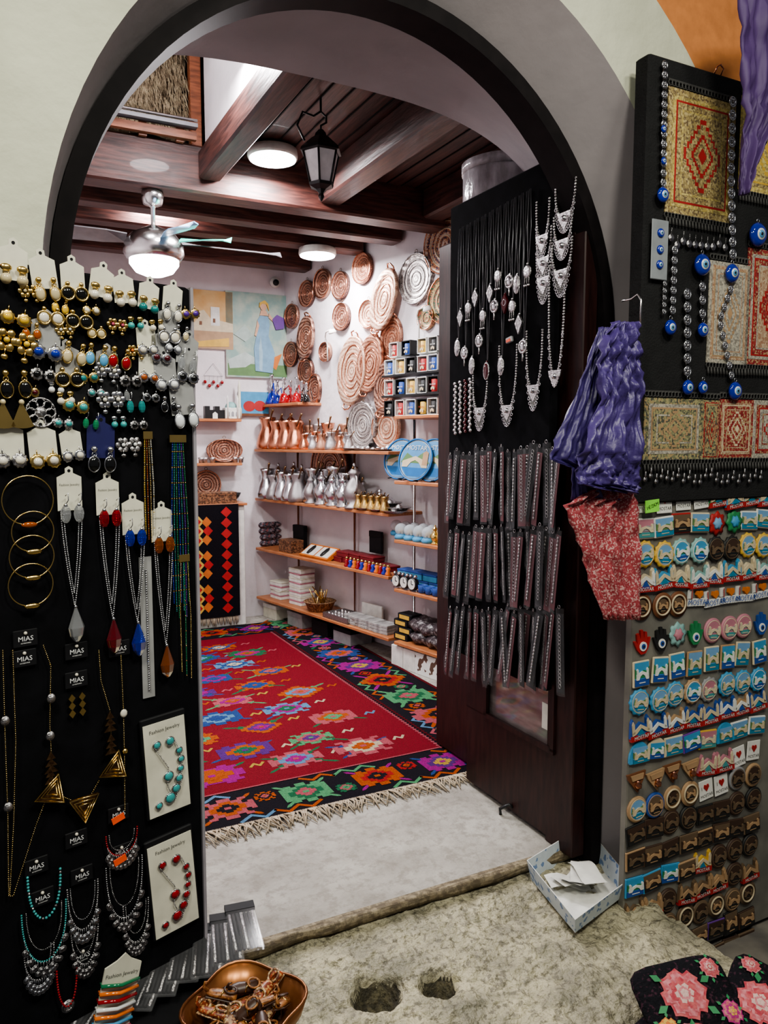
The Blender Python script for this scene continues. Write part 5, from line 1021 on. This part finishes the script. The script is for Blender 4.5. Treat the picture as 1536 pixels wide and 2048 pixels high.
ROWS=[(1000,[('heart',WHITE,DAY)]*4+[('town',P['green'],DAY),('town',P['lblue'],DAY)]*2),
(1052,[('rect',P['white'],PNK),('rect',P['white'],DAY),('rect',P['red'],BRZ),('rect',P['cream'],DAY),('flower',P['red'],DAY),('flower',P['green'],AQ),('rect',P['white'],DAY),('rect',P['white'],DAY)]),
(1107,[('scal',P['yellow'],DAY),('scal',P['yellow'],DAY),('scal',P['aqua'],AQ),('scal',P['aqua'],AQ),('scal',P['black'],DK),('scal',P['black'],DK),('scal',P['yellow'],DAY),('scal',P['yellow'],DAY)]),
(1160,[('town',P['cream'],AQ),('town',P['lblue'],DAY),('town',P['cream'],DAY),('town',P['aqua'],AQ)]*2),
(1213,[('plate2',P['brown'],BRZ)]*3+[('word',WHITE,DAY)]*5),
(1278,[('hamsa',P['red'],DAY),('hamsa',P['black'],DAY),('flower',P['aqua'],PNK),('hamsa',P['green'],DAY),('round',P['pink'],PNK),('round',P['pink'],PNK),('round',P['pink'],PNK),('hamsa',P['blue'],DAY)]),
(1338,[('tall',P['cream'],AQ)]*3+[('tall',P['tan'],DAY),('tall',P['cream'],DAY),('tall',P['tan'],AQ),('tall',P['cream'],DAY),('tall',P['cream'],AQ)]),
(1398,[('scal',P['lblue'],DAY)]*3+[('scal',P['tan'],AQ),('scal',P['grey'],PNK),('scal',P['lblue'],DAY),('scal',P['lblue'],DAY),('scal',P['lblue'],AQ)]),
(1448,[('town',P['blue'],DAY),('town',P['blue'],AQ),('town',P['tan'],AQ),('town',P['blue'],DAY)]*2),
(1500,[('half',P['lblue'],DAY),('half',P['cream'],AQ),('rect',P['cream'],DAY),('rect',P['purple'],AQ),('rect',P['yellow'],PNK),('half',P['lblue'],DAY),('rect',P['white'],DAY),('rect',P['white'],DAY)]),
(1553,[('tri',P['brown'],BRZ),('tri',P['tan'],BRZ),('tri',P['brown'],BRZ),('tri',P['tan'],BRZ),('town',P['pink'],PNK),('town',P['pink'],PNK),('heart',WHITE,DAY),('heart',WHITE,DAY)]),
(1605,[('round',P['tan'],DAY),('round',P['blue'],BRZ),('plate2',P['tan'],DK),('plate2',P['tan'],BRZ),('heart',WHITE,DAY),('heart',WHITE,DAY),('round',P['grey'],DK),('round',P['tan'],DK)]),
(1655,[('rect',P['black'],DK),('rect',P['dbrown'],DK),('round',P['dbrown'],DK),('round',P['black'],DK)]*2),
(1705,[('rect',P['tan'],DK),('rect',P['dbrown'],BRZ),('rect',P['dbrown'],DK),('rect',P['bronze'],BRZ)]*2),
(1755,[('rect',P['lblue'],AQ),('rect',P['lblue'],BRZ),('rect',P['lblue'],AQ),('rect',P['tan'],BRZ),('town',P['yellow'],DAY),('round',P['dbrown'],DK),('round',P['dbrown'],DK),('round',P['black'],DK)]),
(1806,[('town',P['bronze'],BRZ),('town',P['tan'],BRZ),('round',P['dbrown'],DK),('town',P['bronze'],BRZ)]*2),
(1855,[('round',P['bronze'],DK),('plate2',P['bronze'],BRZ),('round',P['bronze'],BRZ),('plate2',P['bronze'],DK)]*2),
(1905,[('rect',P['bronze'],BRZ),('rect',P['purple'],DK),('tall',P['black'],BRZ),('rect',P['dbrown'],BRZ)]*2),
(1955,[('rect',P['dbrown'],BRZ),('rect',P['bronze'],DK)]*4)]
kn={'rect':'rectangular','tall':'upright rectangular','round':'round','scal':'scalloped round','plate2':'round plate-shaped','town':'bridge-shaped','heart':'white heart card','word':'lettered','hamsa':'hand-shaped','flower':'flower-shaped','tri':'shield-shaped','half':'arched'}
cn={p.name:n for n,p in P.items()}; cn['white_card']='white'
for y,its in ROWS:
    z=MAGP.loc(1310,y,-.02).z
    for k,(kd,c,pal) in enumerate(its):
        nm=cn.get(c.name,'coloured').replace('dbrown','dark brown').replace('lblue','light blue')
        put('souvenir_magnet',mg(kd,c,pal),MAGP.M@T(o2.x+.030+.082*k+R.uniform(-.005,.005),.0195-.003*(k%2),z+R.uniform(-.006,.006))@RX(R.uniform(-4,0))@RY(R.uniform(-7,7))@SC(1.30),f'{kn[kd]} souvenir magnet with {nm} frame on grey board','magnet','souvenir magnets on the board')
a=MB(); a.box(-.03,.03,-.002,0,-.02,.02,P['lime']); b=MB(); b.text('1€/2KM',.016,P['black'],T(0,-.0025,0)@RY(-14)); put('price_label',[('label_paper',a.mesh()),('lettering',b.mesh())],MAGP.at(1304,1012,.006,-4),'bright green handwritten price label','price label')
# ---------------------------------------------------------------- cloths
def cloth(name,pl,rows,m,folds,amp,off,lab,cat,th=.003,n=40,sub=6,crump=0):
    vs=[];fs=[]; rr_=[]
    for i in range(len(rows)-1):
        for q in range(sub):
            u=q/sub; A,B=rows[i],rows[i+1]; rr_.append(tuple(A[k]+(B[k]-A[k])*u for k in range(3)))
    rr_.append(rows[-1]); o=pl.pt((rows[0][1]+rows[0][2])/2,rows[0][0],off)
    Minv=(T(o)@RZ(pl.deg)).inverted()
    for j,(y,x0,x1) in enumerate(rr_):
        v=j/(len(rr_)-1)
        for i in range(n+1):
            u=i/n; p=Minv@pl.pt(x0+(x1-x0)*u,y,off); wv=u+.10*noise.noise(Vector((u*3,v*3,7)))
            d=amp*(.4+.6*v)*(math.sin(wv*folds*2*pi+v*2.5)+.4*math.sin(wv*folds*4.7*pi+2-v*3))+amp*.8*noise.noise(Vector((u*4,v*5,1)))
            if crump: d+=crump*(abs(noise.noise(Vector((u*6+3,v*8,2))))+.5*abs(noise.noise(Vector((u*15,v*18,4)))))
            vs.append((p.x,-abs(d)-.002,p.z))
    for j in range(len(rr_)-1):
        for i in range(n): a=j*(n+1)+i; fs.append((a+n+1,a+n+2,a+1,a))
    b=MB(); b.add(vs,fs,m,None,True); o_=put(name,b.mesh(),T(o)@RZ(pl.deg),lab,cat); md=o_.modifiers.new('s','SOLIDIFY'); md.thickness=th; md.offset=-1; return o_
PURP=mat('purple_plastic_bag',(.085,.055,.22),.4,col2=(.055,.035,.15),scale=6,bump=.25,bscale=25)
PP=PL(*st(1.80).xy,27)
cloth('purple_carrier_bags',PP,[(645,1218,1268),(690,1190,1272),(740,1185,1276),(800,1190,1278),(900,1150,1278),(940,1143,1277),(968,1150,1276),(985,1240,1272)],PURP,1.6,.010,.07,'crumpled purple plastic carrier bags hanging from a hook','plastic bags',n=70,sub=9,crump=.05)
cloth('purple_carrier_bags',PP,[(655,1195,1235),(720,1170,1225),(800,1143,1225),(880,1105,1225),(918,1094,1225),(935,1140,1235),(1000,1140,1262)],mat('purple_plastic_bag_dark',(.06,.04,.17),.4,bump=.2),4,.008,.03,'inner layer of purple plastic carrier bags on the hook','plastic bags',n=60,sub=8,crump=.02)
RWC=speck('red_white_print',[(.33,.05,.06),(.38,.09,.10),(.52,.30,.29),(.30,.04,.05)],220,.8,bump=.1)
cloth('red_patterned_scarf',PP,[(975,1185,1262),(1010,1122,1270),(1080,1148,1274),(1160,1172,1276),(1238,1205,1276)],RWC,2,.010,.035,'red and white patterned cloth hanging beneath the purple bags','scarf',n=50,crump=.03)
a=MB(); a.tube([(0,-.06,-.02),(0,-.06,.05),(.0,-.045,.07),(.0,-.02,.06),(0,0,.06),(0,.02,.06)],.003,CHROME,6); put('wall_hook',a.mesh(),PP.at(1252,640,0),'thin metal hook holding the purple bags','hook')
PQ=PL(*st(1.62).xy,27)
cloth('purple_hanging_fabric',PQ,[(-60,1468,1600),(60,1470,1590),(170,1474,1580),(250,1477,1540),(330,1474,1505),(392,1473,1484)],mat('purple_fabric',(.075,.035,.14),.6,col2=(.05,.02,.1),scale=6),2,.014,.0,'purple fabric hanging from above beside the rug board','fabric',crump=.03)
# ---------------------------------------------------------------- open carton on the step
BXM=speck('blue_print_carton',[(.55,.61,.65),(.55,.61,.65),(.55,.61,.65),(.58,.64,.68),(.18,.27,.45)],70,.6,bump=0)
corn=[FR.inverted()@floor_pt(x,y,-.055) for x,y in((1150,1872),(1250,1795),(1168,1705),(1062,1765))]
a=MB(); hh=[.06,.06,.09,.07]
cen=sum(corn,Vector((0,0,0)))/4
base=[Vector((c.x,c.y,-.045)) for c in corn]; top_=[Vector((cen.x+(c.x-cen.x)*1.10,cen.y+(c.y-cen.y)*1.10,-.045+h)) for c,h in zip(corn,hh)]
a.add(base,[(0,1,2,3)],WHITE)
for i in range(4):
    j=(i+1)%4; n_=(base[i]+base[j])/2-cen; n_.z=0; n_.normalize(); t_=n_*.003
    a.add([base[i],base[j],top_[j],top_[i]],[(0,1,2,3)],BXM); a.add([base[i]-t_,base[j]-t_,top_[j]-t_,top_[i]-t_],[(3,2,1,0)],BXM); a.add([top_[i],top_[j],top_[j]-t_,top_[i]-t_],[(0,1,2,3)],WHITE)
put('open_carton',a.mesh(),FR,'open shallow white and blue cardboard carton on the stone step','box')
for i in range(5):
    b=MB(); w_,l_=.15,.08; vs=[]
    for q in range(7):
        for r2 in(0,1): vs.append((-w_/2+w_*q/6,-l_/2+l_*r2,.010*math.sin(q*.9+i)+.004))
    b.add(vs,[(q*2,q*2+2,q*2+3,q*2+1) for q in range(6)],mat('white_paper',(.72,.71,.66),.6),None,True)
    put('paper_sheet',b.mesh(),FR@T(cen.x-.03+.012*i,cen.y+.02-.01*i,-.032+.012*i)@RZ(-20+23*i)@RY(6),'loose folded white paper in the open carton','paper','papers in the carton')
# ---------------------------------------------------------------- embroidered bags
EMB=mat('black_embroidered_cloth',(.010,.010,.013),.95,col2=(.06,.025,.04),scale=70,ramp=(.34,.44),bump=.4,bscale=80,spec=.15)
FC={'red':mat('silk_red',(.36,.03,.05),.7,col2=(.5,.12,.12),scale=60),'pink':mat('silk_pink',(.55,.22,.24),.7,col2=(.42,.08,.1),scale=60),'white':mat('silk_pale_pink',(.62,.42,.38),.7),'magenta':P['magenta'],'yellow':P['yellow'],'orange':P['orange']}
def pouch(seed):
    WX,WY,H=.17,.13,.04
    a=MB(); a.sph((0,0,0),1,EMB,36,14,sc=(1,1,1))
    def cp(u,e): return math.copysign(abs(u)**e,u)
    for i,v in enumerate(a.v):
        rad=math.hypot(v.x,v.y); an=math.atan2(v.y,v.x); k=rad/max(1e-6,(abs(math.cos(an))**6+abs(math.sin(an))**6)**(1/6))
        a.v[i]=Vector((k*math.cos(an)*WX,k*math.sin(an)*WY,cp(v.z,.8)*H+.006*noise.noise(v*3)))
    def surf(x,y):
        q=max(0,1-max(abs(x)/WX,abs(y)/WY)**3); return H*q**.45+.004
    ps=[('cloth_body',a.mesh())]
    fl_=[(-.02,.01,.078,('red','pink','white')),(.11,-.07,.036,('magenta','pink','yellow')),(-.12,-.075,.034,('orange','yellow','pink')),(.11,.07,.034,('pink','red','white'))]
    for cx,cy,r,cs in fl_:
        b=MB()
        for L in range(4):
            n=8-L
            for k in range(n):
                an=2*pi*k/n+L*.5; rad=r*(.66-.19*L); px_,py_=cx+rad*math.cos(an),cy+rad*math.sin(an)
                for w_,mm,dz in((r*(.36-.06*L),FC[cs[L%2]],0),(r*(.24-.05*L),FC[cs[(L+1)%2]] if L<2 else FC[cs[2]],.0006)):
                    z=surf(px_,py_)+.001+.0014*L+dz
                    pts=[(px_+w_*(1+.18*math.cos(5*t))*math.cos(t),py_+w_*(1+.18*math.cos(5*t))*math.sin(t)) for t in [q*2*pi/15 for q in range(15)]]
                    b.add([(x_,y_,surf(x_,y_)+.001+.0014*L+dz) for x_,y_ in pts]+[(px_,py_,z+.001)],[(q,(q+1)%15,15) for q in range(15)],mm)
        ps.append(('embroidered_rose',b.mesh()))
        for k in range(6):
            an=2*pi*k/6+.3; l=1.5; x0,y0=cx+r*.95*math.cos(an),cy+r*.95*math.sin(an); x1,y1=cx+r*l*math.cos(an),cy+r*l*math.sin(an)
            if abs(x1)>WX*.95 or abs(y1)>WY*.95: continue
            nx_,ny_=-math.sin(an)*r*.16,math.cos(an)*r*.16; mx_,my_=(x0+x1)/2,(y0+y1)/2
            pts=[(x0,y0),(mx_+nx_,my_+ny_),(x1,y1),(mx_-nx_,my_-ny_)]; ps.append(('embroidered_leaf',MB().add([(x_,y_,surf(x_,y_)+.0015) for x_,y_ in pts],[(0,1,2,3)],P['green']).mesh()))
    return ps
for i,(px,py,z,ro,tl) in enumerate(((1378,1975,-.01,12,30),(1405,2075,-.06,-22,18),(1525,1985,-.02,55,24),(1310,2060,-.08,35,14),(1500,2070,-.08,5,20),(1450,2010,-.12,80,10))):
    p=floor_pt(px,py,z+.04); put('embroidered_bag',proto(('pouch',i%2),lambda:pouch(i)),T(p.x,p.y,z)@RX(tl)@RZ(ro)@SC((.80,.66,.74,.5,.66,.7)[i]),'flat black cloth bag embroidered with red rose and green leaves','bag','embroidered bags')
p=floor_pt(1470,2050,-.10)
a=MB(); a.lathe([(.20,-.23),(.24,-.12),(.255,-.05),(.245,-.05),(.22,-.12),(.18,-.18)],WICK,32)
put('wicker_basket',a.mesh(),T(p.x,p.y,-.10),'straw basket beneath the embroidered bags','basket')
# ---------------------------------------------------------------- camera
cam=bpy.data.cameras.new('cam'); co=bpy.data.objects.new('camera',cam); link(co); cam.sensor_width=36; cam.lens=F*36/2048; cam.clip_start=.02
co.matrix_world=T(CAM)@RX(90-5.3); bpy.context.scene.camera=co
sc=bpy.context.scene; sc.view_settings.view_transform='AgX'; sc.view_settings.look='AgX - Medium High Contrast'; sc.view_settings.exposure=.0
